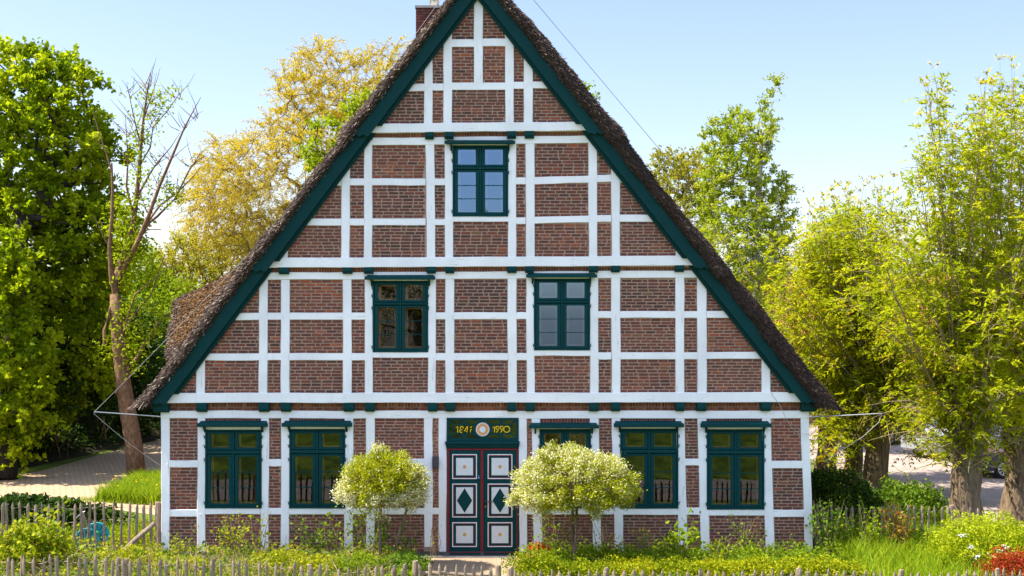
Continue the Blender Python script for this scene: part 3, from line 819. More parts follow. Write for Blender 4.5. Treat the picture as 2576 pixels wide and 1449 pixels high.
mb.add([(p.x,yt_+.05,q.z),(q.x,yt_+.05,q.z),(q.x,yt_+.05,p.z),(p.x,yt_+.05,p.z)], [(0,1,2,3)]); mb.build('pane', M['window_glass'], tw)
mb = MB(); p = at(tx(200),ty(150),.3); q = at(tx(2350),ty(850),.3); mb.box(p.x-.1,q.x+.1,.5,.55,q.z-.1,p.z+.1); mb.build('room_interior', M['interior_dark'], tw)
def stroke(mb, pts, w=21):
    Y = yt_+.004
    P_ = [at(tx(x),ty(y),Y) for x,y in pts]; hw = w/10.304*.8585/115/2; L_, R_ = [], []
    for i, p in enumerate(P_):
        d = (P_[min(i+1,len(P_)-1)]-P_[max(i-1,0)]).normalized(); n_ = Vector((-d.z,0,d.x))*hw
        L_.append(p+n_); R_.append(p-n_)
    n = len(P_)
    V = [tuple(v) for v in L_]+[tuple(v) for v in R_]+[(v.x,Y+.012,v.z) for v in L_]+[(v.x,Y+.012,v.z) for v in R_]
    Fc = []
    for i in range(n-1): Fc += [(i,n+i,n+i+1,i+1),(2*n+i,i,i+1,2*n+i+1),(n+i,3*n+i,3*n+i+1,n+i+1)]
    mb.add(V, Fc)
def arc(cx_, cy_, rx, ry, a0, a1, n=22): return [(cx_+rx*math.cos(R(a0+(a1-a0)*i/n)), cy_-ry*math.sin(R(a0+(a1-a0)*i/n))) for i in range(n+1)]
mb = MB()
stroke(mb, [(468,452),(522,412),(524,500),(520,592)])
stroke(mb, arc(643,452,46,44,-20,225,20)+arc(634,540,52,50,130,-0,1)[:1]+[(690,520)][:0]); stroke(mb, [(608,470),(660,525)]); stroke(mb, arc(635,540,50,50,80,290,18))
stroke(mb, [(805,405),(728,545),(815,545)]); stroke(mb, [(822,410),(800,580)])
stroke(mb, [(900,452),(925,410),(958,406),(930,440),(925,452)], 13); stroke(mb, [(896,505),(948,497)], 16); stroke(mb, [(910,505),(906,580)], 20)
stroke(mb, [(1578,455),(1634,408),(1636,500),(1630,585)])
for cx_ in (1720,1846):
    stroke(mb, arc(cx_,445,48,45,0,360,24)); stroke(mb, [(cx_+47,450),(cx_+20,520),(cx_-28,585)])
stroke(mb, arc(2000,492,92,90,0,360,34))
mb.build('year_lettering', M['yellow_paint'], tw)

# ---- lamp box beside the door, door stop knob
mb = MB(); p = at(1087.5,1149,-.10); q = at(1101.5,1178,-.10); mb.bbox(p.x,q.x,-.12,-.002,q.z,p.z,.008); 
lamp = mb.build('wall_lamp', M['box_grey']); tag(lamp, 'small dark grey box lamp on the narrow brick strip left of the green door', 'wall lamp')

# ---- body of the house behind the facade
XL, XR = at(405,1200,0).x, at(2034,1200,0).x
mb = MB(); mb.box(XL+.06, XL+.3, .25, 15.6, -.1, 3.35); mb.build('side_wall', M['brick_side'], house)
mb = MB(); mb.box(XR-.3, XR-.04, .25, 15.6, -.1, 3.35); mb.build('side_wall', M['brick_side'], house)
mb = MB(); zt = at(1200,-40,0).z; mb.prism([(XL+.1,-.1),(XR-.1,-.1),(XR-.1,3.4),((XL+XR)/2,zt),(XL+.1,3.4)], 15.4, 15.6); mb.build('rear_wall', M['brick_neighbour'], house)

# ---- thatched roof
OUT_L = [(1201,-105),(1121,0),(861,322),(847,352),(798.5,413),(704.6,538.5),(652.5,596),(606,656),(583,690),(500,796),(426.4,893),(352,985),(315,1031)]
OUT_R = [(1201,-105),(1287.7,0),(1372,92),(1455.7,192),(1512,266.6),(1573,336),(1588,362),(1697,507),(1801.5,632),(1843,678),(1853,697),(1915.6,762.7),(2043,931.6),(2132,1034)]
def resample(poly, n):
    L = [0]
    for a, b in zip(poly, poly[1:]): L.append(L[-1]+math.dist(a, b))
    out = []
    for i in range(n):
        s = L[-1]*i/(n-1); k = max(j for j in range(len(L)-1) if L[j] <= s+1e-9)
        f = (s-L[k])/(L[k+1]-L[k]); a, b = poly[k], poly[k+1]
        out.append((a[0]+(b[0]-a[0])*f, a[1]+(b[1]-a[1])*f))
    return out
def sstep(a, b, x):
    t = min(1, max(0, (x-a)/(b-a))); return t*t*(3-2*t)
roof_data = []
def thatch_side(side):
    n = 150
    op = resample(OUT_L if side < 0 else OUT_R, n)
    rows = []; tint_rows = []
    Ysl = [.6+.16*i for i in range(52)]+[9.2+.5*i for i in range(14)]
    for i, (px, py) in enumerate(op):
        f = i/(n-1)
        Ys = Y1 if py > (684 if side < 0 else 682) else (Y2 if py > (345 if side < 0 else 340) else Y3)
        Yf = Ys-.30
        O = at(px, py, -.42)
        # underside of the thatch lies just behind the bargeboard
        if side < 0:
            ix = (1149-.7625*(py+24))+3; iy = py+24
            if py > 985: k = (py-985)/46; ix = ix+(380-ix)*k; iy = iy+(1020-iy)*k
        else:
            ix = (1250.4+.793*(py+24))-3; iy = py+24
            if py > 985: k = (py-985)/49; ix = ix+(2048-ix)*k; iy = iy+(1018-iy)*k
        I = at(ix, iy, -.42)
        d = O-I; row = []; tr = []
        for w, dy in ((0,.16),(.12,.05),(.3,0),(.5,.01),(.68,.05),(.82,.12),(.93,.24),(1.0,.42)):
            p = I+d*w; row.append(Vector((p.x, Yf+dy, p.z))); tr.append(w)
        for Y in Ysl: row.append(Vector((O.x, Y, O.z))); tr.append(1)
        rows.append(row); tint_rows.append(tr)
    V, T = [], []
    for i, row in enumerate(rows):
        for j, p in enumerate(row):
            X, Y, Z = p
            moss = .0
            if side < 0 and j >= 8:
                wY = sstep(.5, 3.3, Y)*(1-sstep(6.6, 9.2, Y)); xo = abs(X)
                target = 6.35+(6.5-Z)*2.05 if Z > 5.6 else (8.20+.13*(5.6-Z))
                cap = 0
                if 4.3 < Z < 6.5: cap = max(0, target-xo) if Z <= 5.6 else max(0, min(target, 8.2)-xo)
                elif 3.8 < Z <= 4.3: cap = max(0, 8.37-xo)*sstep(3.8,4.3,Z)
                if Z < 6.5: X -= wY*cap
                moss = .45*sstep(.06,.35,wY)*(1-.75*sstep(.55,.95,wY))*sstep(4.3,4.9,Z)*(1-sstep(6.3,7.2,Z))+.10
            elif side < 0: moss = .10+ (.25*sstep(7.5,12,Z))*(1 if j > 4 else .3)
            nz = mnoise.fractal(Vector((X*2.2, Y*2.2, Z*2.2)), 1.0, 2.0, 4)
            n2 = mnoise.noise(Vector((X*.9+5, Y*.9, Z*.9)))
            amp = (.035 if j < 9 else .06) if j > 0 else 0
            V.append((X+side*(nz*amp+n2*.03), Y+(nz*.03 if 0 < j < 8 else 0), Z+nz*amp*.7+n2*.02)); T.append(moss)
    m = len(rows[0]); Fc, tt = [], []
    for i in range(n-1):
        for j in range(m-1):
            q = (i*m+j, i*m+j+1, (i+1)*m+j+1, (i+1)*m+j)
            Fc.append(q if side > 0 else q[::-1]); tt.append(T[i*m+j])
    return V, Fc, tt, n, m
RV, RF, RT, RK = [], [], [], []
for side in (-1, 1):
    V, Fc, tt, n, m = thatch_side(side)
    b = len(RV); RV += V; RF += [tuple(b+i for i in q) for q in Fc]; RT += tt; RK += range(len(RF)-len(Fc), len(RF))
    # eave end and underside
    e = b+(n-1)*m
    RF.append(tuple(e+j for j in range(m)) if side < 0 else tuple(e+j for j in range(m-1,-1,-1))); RT.append(0)
    V2 = []
    for i in range(n):
        p = V[i*m]; V2.append((p[0], p[1], p[2])); V2.append((p[0], 16.0, p[2]))
    b2 = len(RV); RV += V2
    for i in range(n-1):
        q = (b2+2*i, b2+2*i+1, b2+2*i+3, b2+2*i+2); RF.append(q); RT.append(0)
    q0 = len(RV); RV += [V[(n-1)*m+m-1], (V[(n-1)*m][0], 16.0, V[(n-1)*m][2])]
    RF.append((e, q0, q0+1)); RT.append(0)
mb = MB(); mb.v = RV; mb.f = RF; mb.m = [0]*len(RF); mb.t = RT
roof = mb.build('thatched_roof', M['thatch'], house, smooth=True)
# reed stalk ends standing out of the thatch
def reeds(parent):
    VA = np.array(RV); sel = [(i,RF[i]) for i in RK]
    Q = np.array([q for _, q in sel]); tt = np.array([RT[i] for i,_ in sel])
    A, B_, C_, D_ = (VA[Q[:,k]] for k in range(4))
    nrm = np.cross(C_-A, D_-B_); ar = np.linalg.norm(nrm, axis=1)*.5; nrm /= np.maximum(np.linalg.norm(nrm,axis=1,keepdims=True),1e-9)
    cen = (A+B_+C_+D_)/4
    wgt = ar*np.where(cen[:,1] < .15, 2.2, np.where(cen[:,1] < 6, np.where((cen[:,0] < -4.8)&(cen[:,2] > 3.4), 3.0, .35), .03))*np.where((cen[:,1] > .4)&(cen[:,0] > -.6), .25, 1)
    
    for moss_pass, N, mat, nm in ((0, 60000, 'reed', 'reed_fringe'), (1, 10000, 'reed_moss', 'moss')):
        w = wgt*np.clip(tt-.18,0,1)*(cen[:,1] > .35) if moss_pass else wgt
        idx = rng.choice(len(Q), N, p=w/w.sum())
        u, v = rng.random((N,1)), rng.random((N,1))
        P_ = (A[idx]*(1-u)+B_[idx]*u)*(1-v)+(D_[idx]*(1-u)+C_[idx]*u)*v
        side = np.where(P_[:,0] < -.75, -1, 1)[:,None]
        down = np.concatenate([side*.62, np.zeros((N,1)), -.78*np.ones((N,1))], 1)
        nn = nrm[idx]; outw = np.concatenate([side*.7, np.zeros((N,1)), .7*np.ones((N,1))],1)
        front = (P_[:,1] < .1)[:,None]
        nt_ = nrm[idx]*np.sign((nrm[idx]*outw).sum(1, keepdims=True)+1e-9); nn = np.where(front, np.array([[0,-1.,0]])+outw*.35, nt_)
        dirn = down+nn*.35*rng.random((N,1))+rng.normal(0,.28,(N,3)); dirn /= np.linalg.norm(dirn,axis=1,keepdims=True)
        L = (rng.random((N,1))*.11+.05)*(.55 if moss_pass else 1); wd = (.0035+.0045*rng.random((N,1)))*(2.6 if moss_pass else 1)
        sidev = np.cross(dirn, nn+rng.normal(0,.4,(N,3))); sidev /= np.linalg.norm(sidev,axis=1,keepdims=True)
        base = P_-dirn*L*.4; tip = P_+dirn*L*.6+nn*.02
        Vv = np.stack([base-sidev*wd, base+sidev*wd, tip+sidev*wd, tip-sidev*wd], 1).reshape(-1,3)
        o = np_obj(nm, Vv, np.arange(4*N).reshape(-1,4), rng.random(N)*np.where(side[:,0] > 0, np.clip(.95-.07*(P_[:,0]),.45,1), 1), M[mat], parent); o['kind'] = 'stuff'  # reeds right of the ridge get a darker tint: slope shade in the colour
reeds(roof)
# chimney
mb = MB(); cy_ = 5.0
p = at(1045.5, 14, cy_); x0 = p.x; x1 = x0+.98; zt = p.z; zb = 10.0
mb.box(x0+.03, x1-.03, cy_+.03, cy_+.85, zb, zt-.02, 1)
z = zb; r = 0
while z < zt-.07:
    ln = .25; off = (r % 2)*.125
    x = x0-off
    while x < x1-.02:
        a, b_ = max(x, x0), min(x+ln-.01, x1)
        if b_-a > .03: mb.bbox(a, b_, cy_, cy_+.04, z, z+.058, .004, 0, random.random())
        x += ln
    y = cy_+.06+off
    while y < cy_+.85:
        e_ = min(y+ln-.01, cy_+.88)
        mb.box(x0-.002, x0+.04, y, e_, z, z+.058, 0, random.random()); mb.box(x1-.04, x1+.002, y, e_, z, z+.058, 0, random.random()); y += ln
    z += .07; r += 1
mb.box(x0-.02, x1+.02, cy_-.02, cy_+.9, zt-.06, zt, 2)
ch = mb.build('chimney', [M['brick_chimney'], M['mortar_dark'], M['cement']], house)
mb = MB(); fx = at(1092, 5, cy_+.4).x; mb.tube([(fx,cy_+.4,zt-.1),(fx,cy_+.4,zt+.9)], .125, 18); mb.build('flue', M['steel'], ch, True)
# ================================================================== GROUND
def grid(name, x0, x1, y0, y1, nx, ny, zf, mat, kind='structure'):
    xs_ = np.linspace(x0, x1, nx); ys_ = np.linspace(y0, y1, ny)
    V = [(x, y, zf(x, y)) for y in ys_ for x in xs_]
    F_ = [(j*nx+i, j*nx+i+1, (j+1)*nx+i+1, (j+1)*nx+i) for j in range(ny-1) for i in range(nx-1)]
    o = np_obj(name, V, F_, np.full(len(F_), .5), M[mat], None, True); o['kind'] = kind; return o
def poly_sheet(name, pts, z, mat):
    mb = MB(); mb.add([(x, y, z) for x, y in pts], [tuple(range(len(pts)))]); o = mb.build(name, M[mat]); o['kind'] = 'structure'; return o
grid('ground', -400, 400, -60, 700, 60, 60, lambda x, y: -.004, 'grass_ground')
def dike_z(x, y):
    h = 3.5*sstep(-13.6, -25.2, y) if False else 3.5*min(1, max(0, (-13.6-y)/11.4))
    h = h if y > -31 else max(.02, 3.5-(-31-y)*.3)
    return h+.02+.06*mnoise.noise(Vector((x*.3, y*.3, 0)))*min(1, max(0, (-13.6-y)/2))
grid('dike', -160, 160, -44, -13.3, 200, 60, dike_z, 'dike_grass')
poly_sheet('street', [(-200,-12.9),(200,-12.9),(200,-8.4),(-200,-8.4)], .004, 'street')
# garden soil between fence and house
poly_sheet('garden_soil', [(-17,-6.2),(15,-6.2),(15,3.4),(-17,3.4)], .002, 'soil')
# lane on the left: clinker paving that runs back past the house
lane = [gnd(-330,1262), gnd(20,1252), gnd(240,1276), gnd(420,1300), (-8.2,7), (-8.6,60), (-17,60), gnd(400,1106), gnd(230,1150), gnd(100,1186), gnd(-40,1205), gnd(-330,1240)]
poly_sheet('lane', lane, .008, 'cobbles')
# parking ground on the right
poly_sheet('parking_ground', [(12.0,-1.0),(60,-3),(60,45),(9.9,45),(10.9,20),(11.6,9)], .008, 'parking')
poly_sheet('verge', [(6.9,.6),(12.1,-1.5),(11.9,9),(11.1,20),(10.0,45),(6.9,45)], .006, 'verge')
# clinker path from the gate to the door, grating tiles under the door
a = at(1063,1397,0).x; b = at(1310,1397,0).x
poly_sheet('path', [(a-.1,-6.0),(b-.25,-6.0),(b+.02,-.42),(a-.05,-.42)], .012, 'paving')
poly_sheet('door_tiles', [(a-.05,-.41),(b+.02,-.41),(b+.02,-.05),(a-.05,-.05)], .016, 'grate_tile')

# ================================================================== FOLIAGE TOOLS
def nrmz(a): return a/np.maximum(np.linalg.norm(a, axis=-1, keepdims=True), 1e-9)
def leaf_arrays(C, size, aspect=.6, up=.5, axis=None, droop=0, sj=.35):
    N = len(C)
    n = nrmz(rng.normal(0, 1, (N,3))+np.array([0,0,up]))
    a = rng.normal(0, 1, (N,3)) if axis is None else axis+rng.normal(0,.25,(N,3))
    a = a+np.array([0,0,-droop])
    a = nrmz(a-n*(a*n).sum(1, keepdims=True) if axis is None else a)
    b = nrmz(np.cross(n, a))
    L = (size*(1-sj+2*sj*rng.random((N,1))))
    W = L*aspect
    # six-point leaf folded slightly on its midrib
    n2 = nrmz(np.cross(a, b))
    return np.stack([C-a*L*.5, C-a*L*.08+b*W*.5+n2*W*.12, C+a*L*.5, C-a*L*.08-b*W*.5+n2*W*.12], 1).reshape(-1,3)
def leaf_obj(name, C, size, mat, parent, tint=None, **kw):
    V = leaf_arrays(C, size, **kw); N = len(C)
    if tint is None: tint = rng.random(N)
    return np_obj(name, V, np.arange(4*N).reshape(-1,4), np.clip(tint,0,1), M[mat], parent)
def inpoly(P_, poly):
    x, y = P_[:,0], P_[:,1]; inside = np.zeros(len(P_), bool); n = len(poly); j = n-1
    for i in range(n):
        xi, yi = poly[i]; xj, yj = poly[j]
        c = ((yi > y) != (yj > y)) & (x < (xj-xi)*(y-yi)/(yj-yi+1e-9)+xi)
        inside ^= c; j = i
    return inside
def edge_dist(P_, poly):
    d = np.full(len(P_), 1e9); n = len(poly)
    for i in range(n):
        a = np.array(poly[i]); b = np.array(poly[(i+1) % n]); ab = b-a
        t = np.clip(((P_-a)@ab)/(ab@ab+1e-9), 0, 1)[:,None]
        d = np.minimum(d, np.linalg.norm(P_-(a+ab*t), axis=1))
    return d
def crown_nodes(polys, Y, T, n, mind):
    """node points in a crown whose outline was measured in the photo; polys in px, Y = distance of the trunk, T = half depth (m)"""
    s = FPX/(Y-CY); out = []
    for poly in polys:
        p = np.array(poly, float); W_ = np.stack([(p[:,0]-CX)/s, CZ+(HY-p[:,1])/s], 1)
        lo, hi = W_.min(0), W_.max(0)
        Q = lo+(hi-lo)*rng.random((n*14,2)); Q = Q[inpoly(Q, W_)]
        d = edge_dist(Q, W_)
        h = np.where(d < T, np.sqrt(np.maximum(d*(2*T-d), .02)), T)
        out.append(np.stack([Q[:,0], Y+h*(rng.random(len(Q))*2-1), Q[:,1]], 1))
    A = np.concatenate(out); rng.shuffle(A)
    keep = []
    for q in A:
        if all((q[0]-k[0])**2+(q[1]-k[1])**2+(q[2]-k[2])**2 > mind*mind for k in keep):
            keep.append(q)
            if len(keep) >= n: break
    return np.array(keep)
def skeleton(mb, trunk, trad, nodes, tip=.012, expo=.5, n=5, start=.35, sag=.0, smooth=True):
    """join every node to the nearest part of the growing tree; thickness from what each limb carries"""
    pts = [Vector(p) for p in trunk]; par = [i-1 for i in range(len(trunk))]
    ok = [i >= int(len(trunk)*start) for i in range(len(trunk))]
    top = pts[-1]
    order = sorted(range(len(nodes)), key=lambda i: (Vector(nodes[i])-top).length)
    nt = len(trunk)
    arr = np.array([list(p) for p in pts])
    for i in order:
        q = np.array(nodes[i]); d = arr-q
        L = np.linalg.norm(d, axis=1)
        pen = L*(1+.9*np.clip(d[:,2]/np.maximum(L,.01), 0, 1))        # avoid growing downwards
        pen = pen+np.array([0 if o else 1e6 for o in ok])
        k = int(np.argmin(pen)); p = pts[k]; qv = Vector(q)
        mid = p.lerp(qv, .5)+Vector((jit(.12), jit(.12), jit(.1)-sag))*(qv-p).length
        pts.append(mid); par.append(k); ok.append(True)
        pts.append(qv); par.append(len(pts)-2); ok.append(True)
        arr = np.vstack([arr, list(mid), list(qv)])
    cnt = [0]*len(pts)
    for i in range(len(pts)-1, -1, -1):
        cnt[i] += 1
        if par[i] >= 0: cnt[par[i]] += cnt[i]
    mx = max(cnt[nt:] or [1])
    def rad(i): return tip+(trad*.42-tip)*((cnt[i]-1)/max(mx-1,1))**expo
    kids = {}
    for i in range(nt, len(pts)): kids.setdefault(par[i], []).append(i)
    # chains
    done = set()
    for i in range(nt, len(pts)):
        if i in done: continue
        p = par[i]
        biggest = p >= nt and kids[p] and max(kids[p], key=lambda k: cnt[k]) == i
        if biggest: continue
        ch = [p, i]; done.add(i)
        while ch[-1] in kids:
            nx = max(kids[ch[-1]], key=lambda k: cnt[k]); ch.append(nx); done.add(nx)
        rr = [rad(k) for k in ch[1:]]; rr = [rr[0]]+rr
        rr[-1] = min(rr[-1], tip)
        mb.tube([pts[k] for k in ch], rr, n, cap=False)
    return pts
def trunk_pts(base, topp, n=7, wob=.06):
    b, t = Vector(base), Vector(topp)
    return [b.lerp(t, i/n)+(Vector((jit(wob), jit(wob), 0)) if 0 < i < n else Vector((0,0,0))) for i in range(n+1)]
def cluster(nodes, per, sig, flat=.7):
    k = len(nodes); C = np.repeat(nodes, per, 0)+rng.normal(0, 1, (k*per,3))*np.array([sig, sig, sig*flat])
    return C
def twigs(mb, nodes, per, L, r=.006, up=.2):
    for q in nodes:
        for _ in range(per):
            d = Vector(rng.normal(0,1,3)); d.z += up; d.normalize(); l = L*(.5+random.random()*.7); a = Vector(q)
            mb.tube([a, a+d*l*.5+Vector((jit(.03),jit(.03),jit(.03))), a+d*l], [r, r*.7, r*.35], 3, cap=False)
def strands(mb, nodes, centre, per, L, leaves, droop, r=.005, up=.4, jitter=.03):
    """twigs that leave each node outwards, bend under their weight and carry the leaves along their length"""
    Cs, Ax, Tt = [], [], []
    for q in nodes:
        q = np.asarray(q); o = q-np.asarray(centre); o = o/max(np.linalg.norm(o), .1); tn = rng.normal(.5,.24)
        for _ in range(per):
            dv = o*.7+rng.normal(0,.62,3)+np.array([0,0,up]); dv /= np.linalg.norm(dv); l = L*(.45+.8*rng.random())
            f = lambda t: q+dv*l*t+np.array([0,0,-droop*l])*t*t
            P_ = [f(0), f(.4), f(.72), f(1.0)]
            mb.tube(P_, [r, r*.8, r*.6, r*.3], 3, cap=False)
            n_ = int(leaves*(.6+.8*rng.random())); t = .08+.92*rng.random(n_)
            pos = q+dv*l*t[:,None]+np.array([0,0,-droop*l])*(t*t)[:,None]+rng.normal(0,jitter,(n_,3))
            tg = dv*l+np.array([0,0,-2*droop*l])*t[:,None]; tg /= np.linalg.norm(tg, axis=1, keepdims=True)
            Cs.append(pos); Ax.append(tg*.8+rng.normal(0,.55,(n_,3))); Tt.append(np.full(n_, tn)+rng.normal(0,.17,n_))
    return np.concatenate(Cs), np.concatenate(Ax), np.concatenate(Tt)
def make_tree(name, label, base, top, trad, polys, Y, T, n, mind, per, sig, lsize, leaf, barkm, cat='tree', group=None, tip=.012, twig=(2,.5), droop=0, up=.5, aspect=.65, clump_tint=.25, extra=None, start=.35, expo=.5, flat=.7, st=None):
    root = empty(name, label, cat, base, group)
    nodes = crown_nodes(polys, Y, T, n, mind)
    if extra: nodes = np.concatenate([nodes, crown_nodes(*extra)])
    mb = MB(); tp = trunk_pts(base, top)
    rr = [trad*(1.25 if i == 0 else 1-.55*i/len(tp)) for i in range(len(tp))]
    mb.tube(tp, rr, 12, cap=True, wob=.12); mb.build('trunk', M[barkm], root, True)
    mb = MB(); skeleton(mb, tp, trad, nodes, tip, expo=expo, start=start)
    if st:
        C, A_, t = strands(mb, nodes, nodes.mean(0)+np.array([0,0,-1.0]), *st); mb.build('branches', M[barkm], root, True)
        leaf_obj('crown', C, lsize, leaf, root, t, axis=A_, up=up, aspect=aspect)
        return root
    if twig: twigs(mb, nodes, twig[0], twig[1])
    mb.build('branches', M[barkm], root, True)
    C = cluster(nodes, per, sig, flat)
    t = np.repeat(rng.normal(.5, clump_tint, len(nodes)), per)+rng.normal(0,.18,len(C))
    leaf_obj('crown', C, lsize, leaf, root, t, droop=droop, up=up, aspect=aspect)
    return root

def bush(name, label, x, y, z0, rx, ry, h, N, lsize, leaf, cat='shrub', group=None, lump=.35, stems=7, up=.5, aspect=.6, shell=.55, parent=None, stem_mat='twig', drop=0.0, tint=None, base_w=.75):
    root = empty(name, label, cat, (x, y, z0), group)
    u = nrmz(rng.normal(0,1,(N,3))); u[:,2] = np.abs(u[:,2])*1.0-.25*(rng.random(N) < .35)
    u = nrmz(u)
    r = (shell+(1-shell)*rng.random(N)**.7)
    ph = rng.random(3)*9
    lm = np.array([mnoise.noise(Vector((a[0]*2.3+ph[0], a[1]*2.3+ph[1], a[2]*2.3+ph[2]))) for a in u])
    lm2 = np.array([mnoise.noise(Vector((a[0]*5+ph[1], a[1]*5+ph[2], a[2]*5+ph[0]))) for a in u])
    r = r*(1+lump*lm+lump*.6*lm2)
    C = np.stack([x+u[:,0]*r*rx, y+u[:,1]*r*ry, z0+h*.42+u[:,2]*r*h*.58], 1)
    C[:,2] = np.maximum(C[:,2], z0+.03+.05*rng.random(N))
    t = (.5+.5*lm2+rng.normal(0,.22,N)) if tint is None else tint(C)
    leaf_obj('foliage', C, lsize, leaf, root, t, up=up, aspect=aspect)
    if stems:
        mb = MB()
        for i in range(stems):
            k = random.randrange(N); e = Vector(C[k]); b = Vector((x+jit(rx*.2), y+jit(ry*.2), z0-.02))
            m_ = b.lerp(e, .55)+Vector((jit(.06), jit(.06), .05))
            mb.tube([b, m_, e], [.014,.010,.004], 5, cap=False)
        mb.build('stems', M[stem_mat], root)
    return root
def grass_patch(name, poly, N, h, mat='grass_blade', w=.012, kind='stuff', lean=.35, zf=None):
    P_ = np.array(poly, float); lo, hi = P_.min(0), P_.max(0)
    Q = lo+(hi-lo)*rng.random((N*3,2)); Q = Q[inpoly(Q, P_)][:N]; N = len(Q)
    H = h*(.45+.75*rng.random((N,1))); B_ = np.concatenate([Q, np.zeros((N,1))], 1)
    an = rng.random((N,1))*6.283; s = np.concatenate([np.cos(an), np.sin(an), np.zeros((N,1))], 1)
    ln = rng.normal(0, lean, (N,3)); ln[:,2] = 0
    m_ = B_+np.array([0,0,1.])*H*.55+ln*H*.25; t_ = B_+np.array([0,0,1.])*H*.95+ln*H
    V = np.stack([B_-s*w, B_+s*w, m_+s*w*.8, m_-s*w*.8, t_], 1).reshape(-1,3)
    i = np.arange(N)[:,None]*5
    F4 = np.concatenate([i+np.array([[0,1,2,3]])], 0); F3 = i+np.array([[3,2,4,4]])
    me = bpy.data.meshes.new(name)
    faces = [tuple(q) for q in F4]+[tuple(q[:3]) for q in F3]
    me.from_pydata([tuple(v) for v in V], [], faces)
    tt = rng.random(N); a = me.attributes.new('tint','FLOAT','FACE'); a.data.foreach_set('value', np.concatenate([tt,tt]).astype(np.float32))
    me.materials.append(M[mat]); o = bpy.data.objects.new(name, me); COL.objects.link(o)
    if kind: o['kind'] = kind
    return o

# ================================================================== TREES ON THE LEFT
gx, gy = gnd(5, 1206)
make_tree('lime_tree', 'large lime tree in full bright green leaf at the left edge beside the lane', (gx, gy, 0), (gx-.1, gy+2.0, 8.5), .40,
    [[(-110,150),(-40,135),(10,122),(70,122),(105,150),(175,138),(205,165),(240,188),(238,225),(215,255),(255,300),(262,335),(308,360),(312,405),(268,430),(275,500),(318,545),(340,600),(330,665),(285,700),(275,760),(295,830),(300,890),(262,950),(215,1010),(150,1050),(110,1075),(60,1100),(60,1160),(20,1190),(-80,1180),(-110,1120)]],
    gy+4.3, 3.0, 800, .52, 88, .30, .165, 'lime_leaf', 'bark_dark', tip=.012, twig=(1,.5), aspect=.85, up=.9, st=(6, .72, 17, .28, .006, .45, .07),
    extra=([[(-90,560),(40,600),(95,700),(80,790),(130,860),(150,950),(112,1000),(125,1060),(80,1090),(62,1180),(35,1120),(-90,1150)]], gy-.2, 1.0, 130, .45))
# half-dead tree with bare limbs in front of the lane
gx2, gy2 = gnd(345, 1198)
root = empty('dying_tree', 'half dead tree with leaning brown trunk and bare upper branches beside the lane', 'tree', (gx2, gy2, 0))
def pt(px, py, dy=0): return at(px, py, gy2+dy)
mb = MB()
mb.tube([(gx2,gy2,-.1), pt(338,1120), pt(322,1040), pt(310,960), pt(300,870), pt(293,800), pt(290,740)], [.33,.27,.255,.25,.23,.20,.17], 14, wob=.14)
mb.build('trunk', M['bark_brown'], root, True)
mb = MB()
def limb(pts, r0, r1, n=6):
    P_ = [pt(*p) for p in pts]; k = len(P_); mb.tube(P_, [r0+(r1-r0)*i/(k-1) for i in range(k)], n, cap=False, wob=.08)
limb([(290,750),(295,690,.2),(318,620,.2),(335,560,.3),(343,500,.3),(350,430,.2),(355,360,.2),(362,290,.1),(372,220,0),(380,180,0)], 0.137, 0.0096)
limb([(292,745),(280,690,-.3),(276,620,-.4),(282,540,-.4),(283,470,-.4),(281,410,-.4)], 0.108, 0.0280)
limb([(300,700,.1),(325,650,-.4),(350,600,-.7),(375,540,-.8),(400,470,-.9),(430,400,-.9),(460,330,-1),(480,290,-1.1),(505,245,-1.2)], 0.101, 0.0080)
limb([(340,610,-.6),(375,560,-.3),(395,545,0),(440,500,.4),(480,420,.4),(500,400,.5),(525,390,.5)], 0.058, 0.0080)
limb([(355,580,-.7),(400,520,-.3),(450,480,.2),(490,440,.4),(510,412,.5)], 0.043, 0.0064)
limb([(343,500,.3),(375,440,.6),(395,410,.6),(430,370,.6),(455,330,.7)], 0.043, 0.0064)
limb([(335,540,.3),(318,470,.1),(322,400,0),(318,340,0),(315,290,0)], 0.043, 0.0080)
limb([(350,420,.2),(378,370,.4),(385,320,.4),(420,280,.5),(448,240,.5),(455,200,.5)], 0.036, 0.0056)
limb([(355,370,.2),(340,310,0),(325,240,0),(318,205,0)], 0.029, 0.0048)
limb([(362,300,.1),(378,250,.2),(395,200,.2),(403,170,.2)], 0.022, 0.0040)
limb([(300,860),(330,800,.4),(380,740,.6),(400,680,.6),(415,640,.6)], 0.043, 0.0096)
limb([(312,940),(345,900,.5),(365,860,.6),(400,810,.6),(460,760,.7),(540,720,.8),(610,650,.8)], 0.072, 0.0080)
limb([(300,870),(320,800,-.3),(340,740,-.5),(390,700,-.5),(425,670,-.5)], 0.036, 0.0080)
limb([(276,620,-.4),(262,600,-.4),(245,560,-.4),(235,540,-.4)], 0.029, 0.0064)
limb([(281,430,-.4),(265,380,-.4),(245,320,-.4),(228,260,-.4)], 0.036, 0.0064)
limb([(265,380,-.4),(245,355,-.4),(222,330,-.5)], 0.018, 0.0048)
limb([(350,600,-.7),(370,578,-.7),(405,577,-.6)], 0.025, 0.0160)
limb([(283,760),(272,800,-.2),(262,830,-.3),(262,870,-.3)], 0.072, 0.0480)
limb([(312,960),(290,990,-.2)], 0.058, 0.0400)
base_l = [(325+jit(1),560)]
ends = []
